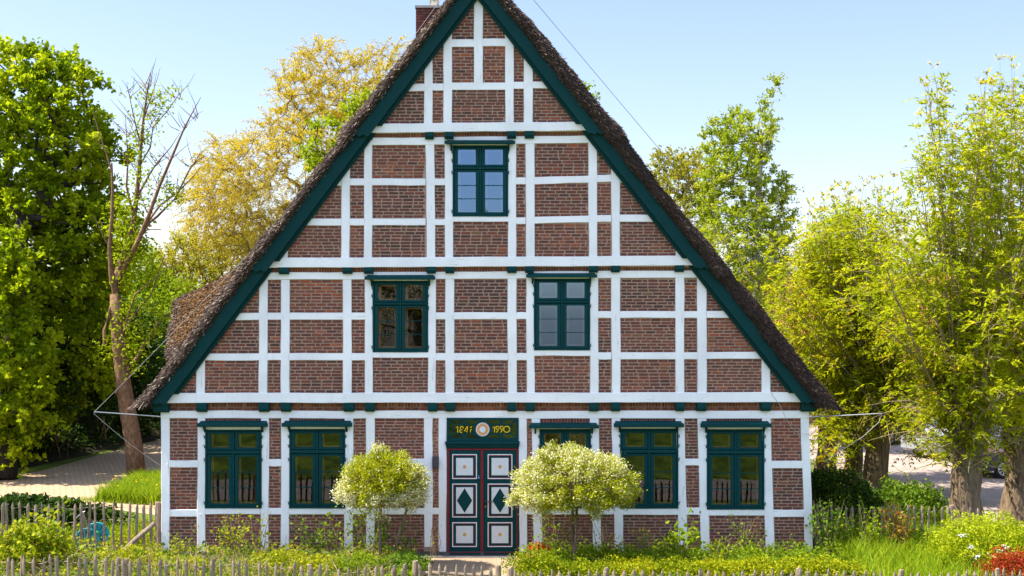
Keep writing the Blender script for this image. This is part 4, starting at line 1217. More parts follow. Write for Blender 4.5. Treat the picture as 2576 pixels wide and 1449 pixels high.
for q in ((355,360),(372,220),(385,320),(430,400),(460,330),(440,500),(395,410),(318,340),(325,240),(448,240),(480,420),(350,430),(375,540),(490,300),(400,470),(378,250),(362,290),(340,310)):
    for _ in range(6):
        a_ = pt(q[0]+jit(10), q[1]+jit(10), jit(.4)); d = Vector((jit(1), jit(.6), .3+random.random())).normalized(); l = .35+random.random()*.7
        m_ = a_+d*l*.5+Vector((jit(.08),0,jit(.06))); e = a_+d*l
        mb.tube([a_, m_, e], [.014,.010,.004], 4, cap=False); ends.append(e)
mb.build('bare_branches', M['bark_brown'], root, True)
nd = np.array([list(pt(x+jit(8), y+jit(8), jit(.5))) for x, y in ((372,235),(380,250),(392,280),(365,300),(350,330),(345,360),(360,345),(352,400),(345,430),(350,460),(340,500),(345,520),(330,540),(440,240),(430,470),(440,490),(425,495),(410,500),(300,520),(285,510),(280,560),(285,590),(300,640),(320,640),(340,660),(355,690),(330,700),(300,720),(315,760),(345,655),(300,780),(310,820),(325,880),(270,870),(265,900),(340,900),(330,620),(345,600),(360,640),(380,700),(395,690),(370,760),(350,790),(335,820),(360,850),(385,830),(410,800),(345,880),(330,920),(440,770),(470,750),(500,735),(300,590),(310,610),(318,560))])
C = cluster(nd, 75, .26); leaf_obj('leaves', C, .13, 'maple_leaf', root, rng.normal(.5,.25,len(C)), aspect=.5, up=1)
# dark bank with ivy and hedge behind the lane
gb = [gnd(100,1192), gnd(230,1152), gnd(330,1118), gnd(400,1098)]
def bank_z(x, y):
    # runs along the far edge of the lane, climbing away from it
    ax, ay = -16.9, 13.0; bx, by = -14.6, 27
    nx_, ny_ = (by-ay), -(bx-ax); L_ = math.hypot(nx_, ny_); d = -((x-ax)*nx_+(y-ay)*ny_)/L_
    return -.05+3.4*sstep(0, 5.5, d)*sstep(6, 13, y)*(1-sstep(34, 45, y))+.2*mnoise.noise(Vector((x*.6, y*.6, 0)))*sstep(0,1,d)
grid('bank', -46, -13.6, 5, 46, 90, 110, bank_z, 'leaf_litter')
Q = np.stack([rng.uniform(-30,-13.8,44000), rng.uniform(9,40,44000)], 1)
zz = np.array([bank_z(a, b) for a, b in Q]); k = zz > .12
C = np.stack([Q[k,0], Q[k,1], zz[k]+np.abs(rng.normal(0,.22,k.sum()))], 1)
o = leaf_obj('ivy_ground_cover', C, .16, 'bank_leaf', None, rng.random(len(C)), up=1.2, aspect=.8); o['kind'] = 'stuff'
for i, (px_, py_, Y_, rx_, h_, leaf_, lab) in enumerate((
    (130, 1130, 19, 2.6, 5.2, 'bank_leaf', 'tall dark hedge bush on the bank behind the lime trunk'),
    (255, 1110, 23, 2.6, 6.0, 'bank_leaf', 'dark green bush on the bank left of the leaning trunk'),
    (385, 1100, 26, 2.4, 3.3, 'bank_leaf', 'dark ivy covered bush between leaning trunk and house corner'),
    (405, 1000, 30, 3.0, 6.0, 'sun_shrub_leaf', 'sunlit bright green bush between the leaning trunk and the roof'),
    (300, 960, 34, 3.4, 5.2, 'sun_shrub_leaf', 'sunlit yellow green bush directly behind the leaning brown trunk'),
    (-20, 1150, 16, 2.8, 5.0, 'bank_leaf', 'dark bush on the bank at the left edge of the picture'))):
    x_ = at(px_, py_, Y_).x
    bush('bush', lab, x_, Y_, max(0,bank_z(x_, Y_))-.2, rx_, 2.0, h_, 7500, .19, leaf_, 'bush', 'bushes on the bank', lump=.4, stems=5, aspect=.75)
# farther trees
def T2(px, py, Y): return at(px, py, Y)
make_tree('yellow_green_tree', 'loose yellow green tree standing behind the left roof edge', (at(470,900,38).x,38,0), tuple(at(470,760,38)), .28,
    [[(350,720),(385,660),(420,640),(450,605),(500,600),(545,610),(600,600),(640,590),(660,640),(600,720),(520,780),(450,860),(400,900),(360,860),(340,790)]],
    38, 3.0, 200, .55, 80, .42, .15, 'yellow_tree_leaf', 'twig', tip=.014, aspect=.5, up=.8, st=(8, 1.0, 15, .1, .008, .6, .06))
make_tree('golden_willow', 'tall golden willow in thin spring leaf behind the left roof slope', (at(720,900,31).x,31,0), tuple(at(715,650,31)), .45,
    [[(690,290),(705,190),(740,165),(770,140),(815,115),(860,140),(905,145),(960,135),(1000,120),(1010,300),(900,420),(800,520),(690,620),(600,650),(520,600),(480,560),(475,490),(500,410),(540,365),(600,350),(660,330)]],
    31, 3.2, 440, .58, 180, .44, .110, 'willow_leaf', 'twig', tip=.010, twig=(6,1.0), droop=.8, aspect=.34, up=.6, expo=.65, st=(10, 1.25, 24, .45, .006, .35, .035))
make_tree('field_maple', 'bright green maple sprig crown showing just above the left roof slope', (at(930,900,19).x,19,0), tuple(at(930,420,19)), .2,
    [[(750,400),(765,370),(790,365),(768,340),(775,310),(830,300),(860,285),(880,250),(900,238),(930,225),(945,260),(900,360),(850,420),(790,430)]],
    19, .9, 44, .30, 60, .16, .12, 'maple_leaf', 'bark_grey', tip=.010, twig=(2,.3), aspect=.9, up=.9)
make_tree('field_maple', 'small maple tip just visible over the right roof slope below the cable', (at(1440,900,17).x,17,0), tuple(at(1440,330,17)), .16,
    [[(1462,212),(1478,212),(1490,232),(1500,246),(1485,262),(1450,300),(1400,330),(1420,260)]], 17, .5, 16, .26, 30, .11, .11, 'maple_leaf', 'bark_grey', tip=.010, twig=(1,.3), aspect=.9)
# birches on the right
make_tree('birch_tree', 'tall slender birch with pointed crown behind the right roof slope', (at(1885,1000,22).x,22,0), tuple(at(1915,330,22)), .18,
    [[(1950,200),(1952,250),(1938,300),(1945,380),(1930,440),(1965,420),(1985,490),(1990,560),(1975,660),(1940,730),(1900,760),(1850,740),(1800,680),(1755,620),(1760,520),(1775,420),(1770,350),(1800,300),(1850,285),(1900,300),(1920,260),(1935,210)]],
    22, 1.6, 330, .36, 110, .32, .085, 'birch_leaf', 'bark_birch', tip=.007, twig=(3,.5), aspect=.75, expo=.6, start=.25, st=(9, .62, 17, .35, .005, .55, .035))
make_tree('birch_tree', 'lower pale green birch just left of the pointed birch behind the roof', (at(1735,1000,25).x,25,0), tuple(at(1720,480,25)), .15,
    [[(1640,410),(1660,385),(1700,390),(1730,400),(1760,385),(1790,430),(1800,560),(1770,660),(1700,600),(1650,500)]],
    25, 1.5, 160, .36, 90, .26, .095, 'yellow_tree_leaf', 'bark_birch', tip=.007, twig=(3,.55), aspect=.7, expo=.6, st=(7, .65, 14, .35, .005, .5, .035))
make_tree('birch_tree', 'dark green birch low behind the right eave and the pollards', (at(1905,1050,26).x,26,0), tuple(at(1905,650,26)), .15,
    [[(1840,640),(1880,600),(1960,620),(1985,700),(1975,800),(1940,880),(1880,850),(1840,760)]], 26, 1.5, 110, .40, 60, .26, .085, 'bank_leaf', 'bark_birch', tip=.008, twig=(2,.5), aspect=.7)

# ================================================================== POLLARDED ASH ROW ON THE RIGHT
def pollard(label, bx, by, lean, hgt, r, tops, nsh, seed, per=5):
    """squat knobbly trunk, then long shoots with compound leaves; tops: px outline points the shoots aim for"""
    random.seed(seed)
    root = empty('pollard_ash', label, 'tree', (bx, by, 0), 'pollarded ash trees along the right side of the house')
    mb = MB(); tx_, ty_ = bx+lean, by
    P_ = [Vector((bx+lean*f**1.3+jit(.03), by+jit(.04), hgt*f-.1)) for f in (0,.08,.2,.38,.56,.74,.88,1.0,1.07)]
    mb.tube(P_, [r*k for k in (1.55,1.25,1.08,.98,.95,1.0,1.22,1.1,.5)], 18, wob=.22)
    for _ in range(7):
        a_ = random.random()*6.28; z_ = hgt*(.62+.42*random.random()); q = Vector((bx+lean*(z_/hgt)+math.cos(a_)*r*.95, by+math.sin(a_)*r*.95, z_)); rr = r*(.22+.2*random.random())
        mb.tube([q-Vector((0,0,rr)), q-Vector((0,0,rr*.5)), q, q+Vector((0,0,rr*.6)), q+Vector((0,0,rr))], [rr*.3,rr*.85,rr,rr*.8,rr*.2], 9, wob=.3)
    mb.build('trunk', M['bark_grey'], root, True)
    mb = MB(); O, D, TT = [], [], []
    for s in range(nsh):
        tp = random.choice(tops); f = random.random()
        k = random.randrange(len(tops)-1); e = (tops[k][0]+(tops[k+1][0]-tops[k][0])*f, tops[k][1]+(tops[k+1][1]-tops[k][1])*f)
        low = random.random() < .58
        Ysh = by+random.gauss(0, 1.15)
        E = at(e[0]+jit(14), e[1], Ysh)
        E.z -= abs(random.gauss(0, .35))
        a_ = random.random()*6.28; z_ = hgt*(.80+.25*random.random())
        S = Vector((bx+lean+math.cos(a_)*r*.9, by+math.sin(a_)*r*.9, z_))
        if low:
            bpx = CX+(bx+lean)*FPX/(by-CY)
            E = at(bpx+random.gauss(0,125), random.uniform(560,1190), by+random.gauss(-.2,1.0))

        L_ = (E-S).length
        out = Vector((E.x-S.x, E.y-S.y, 0))
        c1 = S.lerp(E, .5)+Vector((0,0,-.04*(E-S).length)) if not low else S.lerp(E, .5)+Vector((0,0,.10*(E-S).length))
        pts_ = []
        nn = max(5, int(L_/.5))
        for i in range(nn+1):
            t = i/nn; p = S*((1-t)**2)+c1*(2*t*(1-t))+E*(t*t); pts_.append(p+Vector((jit(.04), jit(.04), jit(.03))))
        r0 = .011+.0034*L_*random.uniform(.5,1.4)
        mb.tube(pts_, [r0*(1-.85*i/nn) for i in range(nn+1)], 5, cap=False)
        cl = random.gauss(.36,.2)
        for i in range(1, nn+1):
            t = i/nn
            if t < .18: continue
            for _ in range(per):
                if random.random() > .35+.75*t: continue
                d = Vector((jit(1), jit(1), .3+jit(.6))).normalized(); l = .15+random.random()*.55*(1.15-t*.6)
                q = pts_[i]+(pts_[i-1]-pts_[i])*random.random()
                e2 = q+d*l; mb.tube([q, q.lerp(e2,.5)+Vector((0,0,.03)), e2], [.007,.005,.003], 3, cap=False)
                for _ in range(random.choice((3,3,4))):
                    O.append(tuple(e2)); dd = (d*.5+Vector((jit(1), jit(1), jit(.7)))).normalized(); D.append(tuple(dd)); TT.append(cl+random.gauss(0,.16))
        if E.z > 7 and not low and random.random() < .7:      # bare leading tips above the crown
            e3 = pts_[-1]+Vector((jit(.1), 0, .25+random.random()*.4)); mb.tube([pts_[-1], e3], [.006,.003], 3, cap=False); O += [tuple(e3)]*2; D += [(.3,0,.9),(-.3,0,.9)]; TT += [.8,.8]
    for _ in range(46):                                   # short bare twigs all round the head
        a_ = random.random()*6.28; z_ = hgt*(.55+.5*random.random()); l = .7+random.random()*1.7
        S = Vector((bx+lean*(z_/hgt)+math.cos(a_)*r*.9, by+math.sin(a_)*r*.9, z_)); o_ = Vector((math.cos(a_), math.sin(a_)*.8, 0))
        E = S+o_*l+Vector((jit(.4), jit(.4), random.uniform(-.7,.8)*l*.6)); m_ = S.lerp(E,.5)+Vector((jit(.15), 0, .14*l))
        mb.tube([S, S.lerp(m_,.5)+Vector((0,0,.05)), m_, m_.lerp(E,.5)+Vector((0,0,.03)), E], [.017,.014,.011,.008,.004], 4, cap=False)
        for _ in range(3):
            q = S.lerp(E, .4+.6*random.random())+Vector((0,0,.06)); e2 = q+Vector((jit(.5), jit(.4), .1+random.random()*.4)); mb.tube([q, e2], [.007,.003], 3, cap=False)
            if random.random() < .75: O += [tuple(e2)]*2; D += [tuple(Vector((jit(1), jit(1), jit(.5))).normalized()) for _ in range(2)]; TT += [.4+jit(.3)]*2
    mb.build('shoots', M['bark_shoot'], root)
    O, D, TT = np.array(O), np.array(D), np.array(TT)
    # compound leaf: pairs of leaflets along a drooping stalk
    Lr = .27*(.6+.7*rng.random((len(O),1)))
    side = nrmz(np.cross(D, np.array([[0,0,1.]])+rng.normal(0,.4,D.shape)))
    Cs, Ax, Tt = [], [], []
    for f, sg in ((.3,1),(.3,-1),(.6,1),(.6,-1),(.9,1),(.9,-1),(1.1,0)):
        pos = O+D*Lr*f+np.array([[0,0,-1.]])*Lr*f*f*.35
        ax = nrmz(D*.75+side*sg*.8+np.array([[0,0,-.25]]))
        Cs.append(pos+ax*.04); Ax.append(ax); Tt.append(TT)
    C = np.concatenate(Cs); A_ = np.concatenate(Ax)
    leaf_obj('crown', C, .118, 'ash_leaf', root, np.concatenate(Tt)+rng.normal(0,.08,len(C)), aspect=.38, axis=A_, up=2.2)
    random.seed(seed+1)
    return root
pollard('nearest pollarded ash with thick trunk behind the right picket fence and tall spreading shoots', gnd(2425,1345)[0], 2.4, -.05, 2.75, .36,
    [(2150,760),(2200,560),(2260,430),(2330,330),(2320,200),(2380,210),(2400,420),(2450,300),(2480,190),(2520,300),(2560,420),(2620,520),(2680,700),(2700,900)], 100, 5, per=4)
pollard('pollarded ash at the right picture edge with dark broad trunk beside the parking ground', gnd(2562,1312)[0], gnd(2562,1312)[1], .05, 2.9, .38,
    [(2400,700),(2440,420),(2470,260),(2500,185),(2560,200),(2600,220),(2700,300),(2780,500)], 85, 6, per=4)
pollard('pollarded ash with leaning trunk, third from the right edge, bright bark in sun', gnd(2198,1256)[0], gnd(2198,1256)[1], .35, 3.0, .32,
    [(1960,830),(1975,640),(2040,560),(2110,500),(2150,510),(2200,480),(2260,500),(2320,560),(2380,680),(2420,860)], 95, 7, per=4)
pollard('pollarded ash with straight trunk just left of the leaning pollard', gnd(2142,1242)[0], gnd(2142,1242)[1], .12, 2.9, .28,
    [(1930,840),(1950,690),(1990,620),(2050,540),(2105,490),(2170,500),(2230,560),(2300,640)], 74, 8, per=4)
pollard('pollarded ash closest to the house corner, partly hidden by its wall', gnd(2078,1206)[0], gnd(2078,1206)[1], .1, 3.0, .31,
    [(1930,880),(1940,760),(1980,650),(2040,560),(2100,540),(2160,560),(2230,640)], 64, 9, per=4)
random.seed(5)
# far greenery closing the horizon
for i, (x_, y_, w_, h_, leaf_, lab) in enumerate((
    (-30, 62, 9, 9, 'sun_shrub_leaf', 'distant broad tree mass far behind the lane on the left'),
    (-16, 70, 9, 8, 'yellow_tree_leaf', 'distant yellow green tree mass far behind the leaning trunk'),
    (14, 60, 8, 7, 'sun_shrub_leaf', 'distant tree mass behind the parked cars on the right'),
    (30, 58, 9, 8, 'birch_leaf', 'distant tree mass at the far right behind the neighbouring house'))):
    bush('distant_tree', lab, x_, y_, 0, w_, 5, h_, 5000, .5, leaf_, 'tree', 'distant trees', lump=.4, stems=3, aspect=.8)
# ================================================================== FENCES
def picket_mesh(h, k):
    random.seed(100+k); mb = MB(); w = .021+random.random()*.007
    n = 7; pts_ = []
    bx = 0
    for i in range(n+1):
        f = i/n; bx += jit(.006); pts_.append((bx, jit(.004), h*f*.93))
    V = []; 
    prof = [(-1,-.55),(-.35,-.9),(.5,-.75),(1,-.2),(.9,.6),(-.8,.6)]
    for (x, y, z) in pts_:
        s = w*(1+.12*mnoise.noise(Vector((z*4, k*7.1, 0))))
        for a, b in prof: V.append((x+a*s, y+b*s*.8, z))
    tipx = pts_[-1][0]+jit(.012)
    Fc = []; m = len(prof)
    for i in range(n):
        for j in range(m): Fc.append((i*m+j, i*m+(j+1)%m, (i+1)*m+(j+1)%m, (i+1)*m+j))
    for a, b in prof: V.append((tipx+a*w*.22, b*w*.25, h))
    for j in range(m): Fc.append((n*m+j, n*m+(j+1)%m, (n+1)*m+(j+1)%m, (n+1)*m+j))
    Fc.append(tuple((n+1)*m+j for j in range(m)))
    mb.add(V, Fc, 0, random.random()); return mb.mesh('picket', M['fence_wood'])
PICK = [picket_mesh(1.0, k) for k in range(12)]
random.seed(21)
def fence(name, label, cat, pk, posts, Y, ztop, wires, yj=.02, brace=None, rails=()):
    """pk: px of each picket; ztop(px): height of the top"""
    x0 = at(pk[0], 1400, Y).x
    root = empty(name, label, cat, (x0, Y, 0))
    ws = []
    for i, px in enumerate(pk):
        x = at(px, 1400, Y).x; z = ztop(px)+jit(.035)
        o = bpy.data.objects.new('picket', PICK[random.randrange(12)]); COL.objects.link(o); o.parent = root
        o.location = (x-x0, jit(yj), 0); o.scale = (.85+random.random()*.45, 1, z); o.rotation_euler = (jit(.02), jit(.035), jit(.5))
        ws.append((x, z))
    for px, w, dz_ in posts:
        p = at(px, 1400, Y); z = ztop(px)+dz_; mb = MB(); r_ = w/2
        mb.tube([(p.x,Y+.05,-.05),(p.x+jit(.01),Y+.05,z*.5),(p.x+jit(.015),Y+.05,z-.02),(p.x,Y+.05,z)], [r_,r_*.97,r_*.96,r_*.9], 10, wob=.08)
        mb.build('post', M['fence_wood'], root)
    for dzw in wires:
        mb = MB(); P_ = [(x, Y-.022+jit(.012), z-dzw+jit(.012)) for x, z in ws]; P2_ = []
        for a, b in zip(P_, P_[1:]): P2_ += [a, ((a[0]+b[0])/2, Y+.0, (a[2]+b[2])/2-.012)]
        P2_.append(P_[-1]); mb.tube(P2_, .0045, 4); mb.build('wire', M['wire'], root)
    for (pa, pb, r_) in rails:
        mb = MB(); a, b = Vector(pa), Vector(pb); mb.tube([a, a.lerp(b,.33)+Vector((0,0,jit(.02))), a.lerp(b,.66)+Vector((0,0,jit(.02))), b], [r_*.9,r_,r_*.95,r_*.85], 9, wob=.08); mb.build('brace', M['fence_wood'], root)
    return root
def zt_front(px): return 1.085-.235*min(1,max(0,(px-350)/900))+.02*math.sin(px*.013)
pkL = [-8+22.6*i+jit(3) for i in range(47)]; pkL = [p for p in pkL if p < 1030]
fence('picket_fence', 'weathered split picket fence along the front left of the garden, left of the gate', 'fence', pkL,
      [(52,.06,.0),(297,.085,-.01),(306+10,.07,-.03),(536,.06,.0),(777,.085,-.02),(990,.07,.0),(1016,.08,.02)], -6.0, zt_front, (.10,.33))
pkR = [1292+23.2*i+jit(3) for i in range(57)]
fence('picket_fence', 'weathered split picket fence along the front right of the garden, right of the gate', 'fence', pkR,
      [(1545+220,.085,.02),(2007,.085,.01),(2269,.09,.02),(1282,.12,.05),(1525,.08,.02),(2510,.08,.0)], -6.0, lambda p: zt_front(p)+.0, (.09,.3))
# gate
pkG = [1061,1082,1103,1122,1146,1167,1190,1211,1230]
def zt_gate(px): return .96-.05*(px-1060)/170
fence('garden_gate', 'small picket gate between two round posts in front of the brick path', 'gate', pkG, [(1044,.105,.03),(1253,.105,.02)], -5.95, zt_gate, (), rails=[(at(1056,1441,-5.9),at(1245,1449,-5.9),.035)])
# left fence beside the house corner
pkS = [5,30,48,66,86,107,123,138,153,176,202,222,242,262,286,312,332,352,371,390]
pkS = [5,21,38,54,76,94,116,131,152,173,199,220,238,258,281,306,327,349,369,389,409,431]
pkS = [x*.93 for x in pkS]
fence('picket_fence', 'sunlit picket fence with slanting brace between the lane and the left house corner', 'fence', pkS, [(397,.16,-.03),(88,.085,-.06)], .15,
      lambda px: 1.14+.02*math.sin(px*.05), (.12,.42), rails=[(at(389,1316,.0),at(312,1384,-.35),.055)])
pkE = [2056+17.4*i+jit(2.5) for i in range(24)]
fence('picket_fence', 'grey picket fence behind the rose bushes on the right of the house', 'fence', pkE, [(2052,.09,.0),(2395,.12,.02)], 1.2,
      lambda px: .93-.05*(px-2050)/400, (.1,.4), rails=[(at(2062,1325,1.1),at(2120,1375,.7),.04)])

# ================================================================== GARDEN PLANTS
# ground cover of the left bed
def cover(name, poly, N, h, size, leaf, tint=None, holes=None):
    P_ = np.array(poly, float); lo, hi = P_.min(0), P_.max(0)
    Q = lo+(hi-lo)*rng.random((N*3,2)); Q = Q[inpoly(Q, P_)][:N]
    n1 = np.array([mnoise.noise(Vector((a*1.6, b*1.6, 2.2))) for a, b in Q]); n2 = np.array([mnoise.noise(Vector((a*5, b*5, 7.2))) for a, b in Q])
    hh = np.maximum(.06, h*(.75+.55*n1+.35*n2))
    C = np.stack([Q[:,0], Q[:,1], hh*(.25+.75*rng.random(len(Q))**.6)], 1)
    o = leaf_obj(name, C, size, leaf, None, .45+.5*n1+rng.normal(0,.22,len(C)), up=.6, aspect=.5); o['kind'] = 'stuff'; return o
pxl = at(1058,1397,-3).x; pxr = at(1312,1397,-3).x
cover('ground_cover', [(-15,-5.7),(-2.25,-5.7),(-2.1,-.25),(-7.6,-.25),(-7.9,3),(-15,3)], 30000, .34, .075, 'cover_leaf')
cover('ground_cover', [(pxr-.2,-5.7),(11,-5.7),(11,-.2),(pxr,-.2)], 12000, .2, .07, 'cover_leaf')
cover('ground_cover', [(-14,-5.2),(-2.6,-5.2),(-2.4,-.5),(-7.4,-.5),(-14,-.8)], 9000, .42, .085, 'rose_leaf')
cover('ground_cover', [(pxr+.2,-5.6),(7,-5.6),(7,-.4),(pxr+.2,-.4)], 9000, .36, .08, 'rose_leaf')
cover('ground_cover', [(pxr+.2,-2.6),(7,-2.6),(7,-.6),(pxr+.2,-.6)], 7000, .5, .07, 'sun_shrub_leaf')
grass_patch('dry_stalks', [(-15,-5.6),(-2.3,-5.6),(-2.3,-1.2),(-15,-1.2)], 2600, .55, 'dry_leaf', .006, lean=.7)
grass_patch('grass', [(-15,1.1),(-7.85,1.1),(-7.85,3.2),(-15,3.2)], 6500, .42, 'grass_blade', .010)
grass_patch('tall_grass', [(at(2150,1449,-4).x,-5.6),(13,-5.6),(13,.9),(7.0,.9),(7.0,-1.6)], 13000, .58, 'grass_blade', .010)
gtx, gty = gnd(345,1210)
grass_patch('tall_grass', [gnd(240,1262), gnd(320,1268), gnd(412,1274), gnd(412,1216), gnd(350,1214), gnd(300,1240)], 6500, .48, 'grass_blade', .012)
grass_patch('grass', [gnd(180,1262), gnd(300,1268), (-8.0,6.6), (-8.0,9), gnd(412,1230), gnd(300,1246)], 3500, .16, 'grass_blade', .010)
grass_patch('grass', [(7.2,1.3),(11.5,1.3),(11.6,14),(7.2,14)], 12000, .32, 'grass_blade', .012)
o = leaf_obj('dandelion_flowers', np.array([[*gnd(rng.uniform(240,405), rng.uniform(1205,1262)), rng.uniform(.25,.5)] for _ in range(60)]), .06, 'yellow_petal', None, up=3, aspect=1); o['kind'] = 'stuff'
def gpos(px, py, Y): p = at(px, py, Y); return p.x, p.z
# low clipped edging right of the path: several golden plants in a row
for i, (px_, py_, Y_, rx_, h_, lab) in enumerate((
    (1350,1400,-3.4,.62,.78,'golden low edging shrub nearest the path, right of the door'),
    (1475,1400,-3.2,.60,.50,'golden low edging shrub at the foot of the right dappled willow'),
    (1590,1402,-3.0,.62,.50,'golden low edging shrub below the potted rose on the right'),
    (1705,1405,-3.0,.60,.48,'golden low edging shrub below the fourth ground floor window'),
    (1815,1405,-3.0,.60,.48,'golden low edging shrub right of the big leafed hydrangea'),
    (1925,1404,-3.0,.60,.50,'golden low edging shrub below the fifth ground floor window'),
    (2035,1404,-3.0,.62,.52,'golden low edging shrub at the right house corner'),
    (2120,1408,-3.2,.55,.48,'golden low edging shrub at the right end of the row, beside tall grass'))):
    x_ = at(px_, py_, Y_).x
    bush('edging_shrub', lab, x_, Y_, 0, rx_, .62, h_, 3800, .055, 'hedge_leaf', 'shrub', 'golden edging shrubs in front of the house', lump=.55, stems=4, shell=.3, aspect=.5, tint=lambda C, k=random.random()*.3: rng.normal(.28+k,.26,len(C)))
# low golden plants on the left bed
for i, (px_, Y_, rx_, h_, leaf_, lab) in enumerate((
    (330,-1.6,.75,.44,'hedge_leaf','low yellow shrub in front of the slanting fence brace'),
    (450,-2.2,.65,.36,'cover_leaf','low yellow green plant at the foot of the left house corner'),
    (700,-2.2,.75,.48,'hedge_leaf','low yellow shrub between the two left windows'),
    (800,-2.4,.75,.42,'hedge_leaf','low yellow shrub below the second left window'),
    (905,-2.6,.62,.50,'sun_shrub_leaf','fresh green shrub left of the thin willow stem'),
    (1020,-2.4,.50,.50,'rose_leaf','dark green shrub beside the path left of the door'),
    (1005,-4.4,.45,.55,'sun_shrub_leaf','bright green shrub behind the left gate post'))):
    bush('low_shrub', lab, at(px_,1400,Y_).x, Y_, 0, rx_, .6, h_, 2600, .065, leaf_, 'shrub', 'low shrubs in the left bed', lump=.4, stems=4, shell=.3, aspect=.5)
# viburnum at the far left
bush('viburnum_bush', 'leafy yellow green bush in front of the left picket fence', at(82,1380,-2.4).x, -2.4, 0, .86, .7, 1.14, 2300, .115, 'cover_leaf', 'bush', lump=.85, stems=16, shell=.3, aspect=.6, tint=lambda C: rng.normal(.42,.22,len(C)))
bush('ivy_mound', 'dark ivy mound behind the left picket fence at the lime tree foot', at(85,1290,3).x, 2.6, 0, 2.1, .9, .92, 5200, .12, 'bank_leaf', 'bush', lump=.35, stems=5, aspect=.85, up=1)
# standard dappled willows
def standard_willow(label, cpx, cpy, rxp, ryp, Y, stems, N, white, seed, topknot):
    s = FPX/(Y-CY); c = at(cpx, cpy, Y); rx_, rz_ = rxp/s, ryp/s
    b = at(stems[0][0][0], 1400, Y)
    root = empty('dappled_willow', label, 'small tree', (b.x, Y, 0), 'dappled willow standards in front of the house')
    mb = MB()
    for st in stems:
        P_ = [Vector((at(x, y, Y).x, Y+dy, max(-.03, at(x, y, Y).z))) for x, y, dy in st]
        mb.tube(P_, [.036-.010*i/(len(P_)-1) for i in range(len(P_))], 8, wob=.1)
    mb.build('trunk', M['bark_grey'], root, True)
    mb = MB(); top = Vector((at(stems[0][-1][0], stems[0][-1][1], Y).x, Y, at(stems[0][-1][0], stems[0][-1][1], Y).z))
    C_, A_, T_ = [], [], []
    ph = seed*3.3
    nsh = 440
    for k in range(nsh):
        d = Vector(rng.normal(0,1,3)); d.normalize()
        if d.z < -.45: d.z = -.45+random.random()*.3; d.normalize()
        lm = 1+.20*mnoise.noise(d*2.2+Vector((ph,0,0)))+.12*mnoise.noise(d*5+Vector((0,ph,0)))
        e = Vector((c.x+d.x*rx_*lm, Y+d.y*rx_*.85*lm, c.z+d.z*rz_*lm))
        if topknot and k < 10: e = Vector((at(topknot[0]+jit(16), topknot[1]+random.random()*25, Y).x, Y+jit(.1), at(0, topknot[1]+random.random()*30, Y).z))
        s0 = top.lerp(c, .35+.3*random.random())+Vector((jit(.1), jit(.1), jit(.05)))
        m_ = s0.lerp(e, .6)+Vector((0,0,.06))
        mb.tube([s0, m_, e], [.010,.006,.003], 4, cap=False)
        n_ = int(N/nsh*(.6+.8*random.random()))
        wh = white(d)
        for _ in range(n_):
            f = 1-.55*random.random()**1.4; p = (s0*(1-f)**2+m_*(2*f*(1-f))*1.0+e*f*f) if False else (m_.lerp(e, (f-.38)/.62) if f > .38 else s0.lerp(m_, f/.38))
            C_.append((p.x+random.gauss(0,.052), p.y+random.gauss(0,.052), p.z+random.gauss(0,.05)))
            dd = (e-m_).normalized(); A_.append((dd.x+jit(1.2), dd.y+jit(1.2), dd.z+jit(1.0)+.3))
            tip = f > .80
            T_.append(min(1, .86+.14*random.random()) if random.random() < wh*(1.25 if tip else .45) else random.gauss(.40,.20))
    mb.build('twigs', M['twig'], root)
    C_, T_ = np.array(C_), np.minimum(np.array(T_), 1)
    leaf_obj('crown', C_, .053, 'dappled_leaf', root, T_, axis=np.array(A_), aspect=.36, up=1.5)
    return root
standard_willow('dappled willow standard left of the door, yellow green above and white along its lower right', 957, 1222, 112, 84, -1.5,
    [[(957,1440,0),(956,1360,0),(957,1290,0),(958,1250,0)],[(985,1440,.05),(1000,1350,.05),(1022,1285,.05),(1020,1240,0)]], 38000,
    lambda d: .60 if (d.z < -.05 and d.x > -.1) or (d.z < -.1 and d.x < -.6) else (.25 if abs(d.x) > .75 else .05), 1, (945,1115))
standard_willow('larger dappled willow standard right of the door, creamy white tips all over', 1440, 1220, 152, 92, -1.8,
    [[(1447,1440,0),(1442,1380,0),(1440,1310,0),(1440,1250,0)],[(1437,1440,-.06),(1446,1370,-.06),(1450,1300,-.05),(1450,1260,0)]], 58000,
    lambda d: .32 if (d.z > .35 or d.x < -.5) else .09, 2, (1385,1115))
# roses and other plants along the wall
def sprig_plant(name, label, px, Y, h, spread, nst, leaf, lsize, per, seed, cat='plant', bare=.25, aspect=.6, zb=0.0):
    random.seed(seed); x = at(px, 1400, Y).x
    root = empty(name, label, cat, (x, Y, zb)); mb = MB(); C_, T_ = [], []
    for k in range(nst):
        a_ = random.random()*6.28; sp = spread*(.3+.8*random.random()); hh = h*(.55+.5*random.random())
        b = Vector((x+jit(.08), Y+jit(.06), zb-.02)); e = Vector((x+math.cos(a_)*sp, Y+math.sin(a_)*sp*.6, zb+hh)); m_ = b.lerp(e,.5)+Vector((jit(.08), jit(.05), .06*h))
        mb.tube([b, m_, e], [.009,.007,.004], 5, cap=False)
        for _ in range(per):
            f = bare+(1-bare)*random.random(); p = b.lerp(m_, f*2) if f < .5 else m_.lerp(e, f*2-1)
            C_.append((p.x+random.gauss(0,lsize*.9), p.y+random.gauss(0,lsize*.8), p.z+random.gauss(0,lsize*.8))); T_.append(random.gauss(.5,.25))
    mb.build('stems', M['twig'], root); leaf_obj('leaves', np.array(C_), lsize, leaf, root, np.array(T_), aspect=aspect, up=1.0)
    return root
sprig_plant('rose_bush', 'rose bush below the first window from the left', 592, -1.0, 1.05, .5, 12, 'cover_leaf', .075, 26, 31)
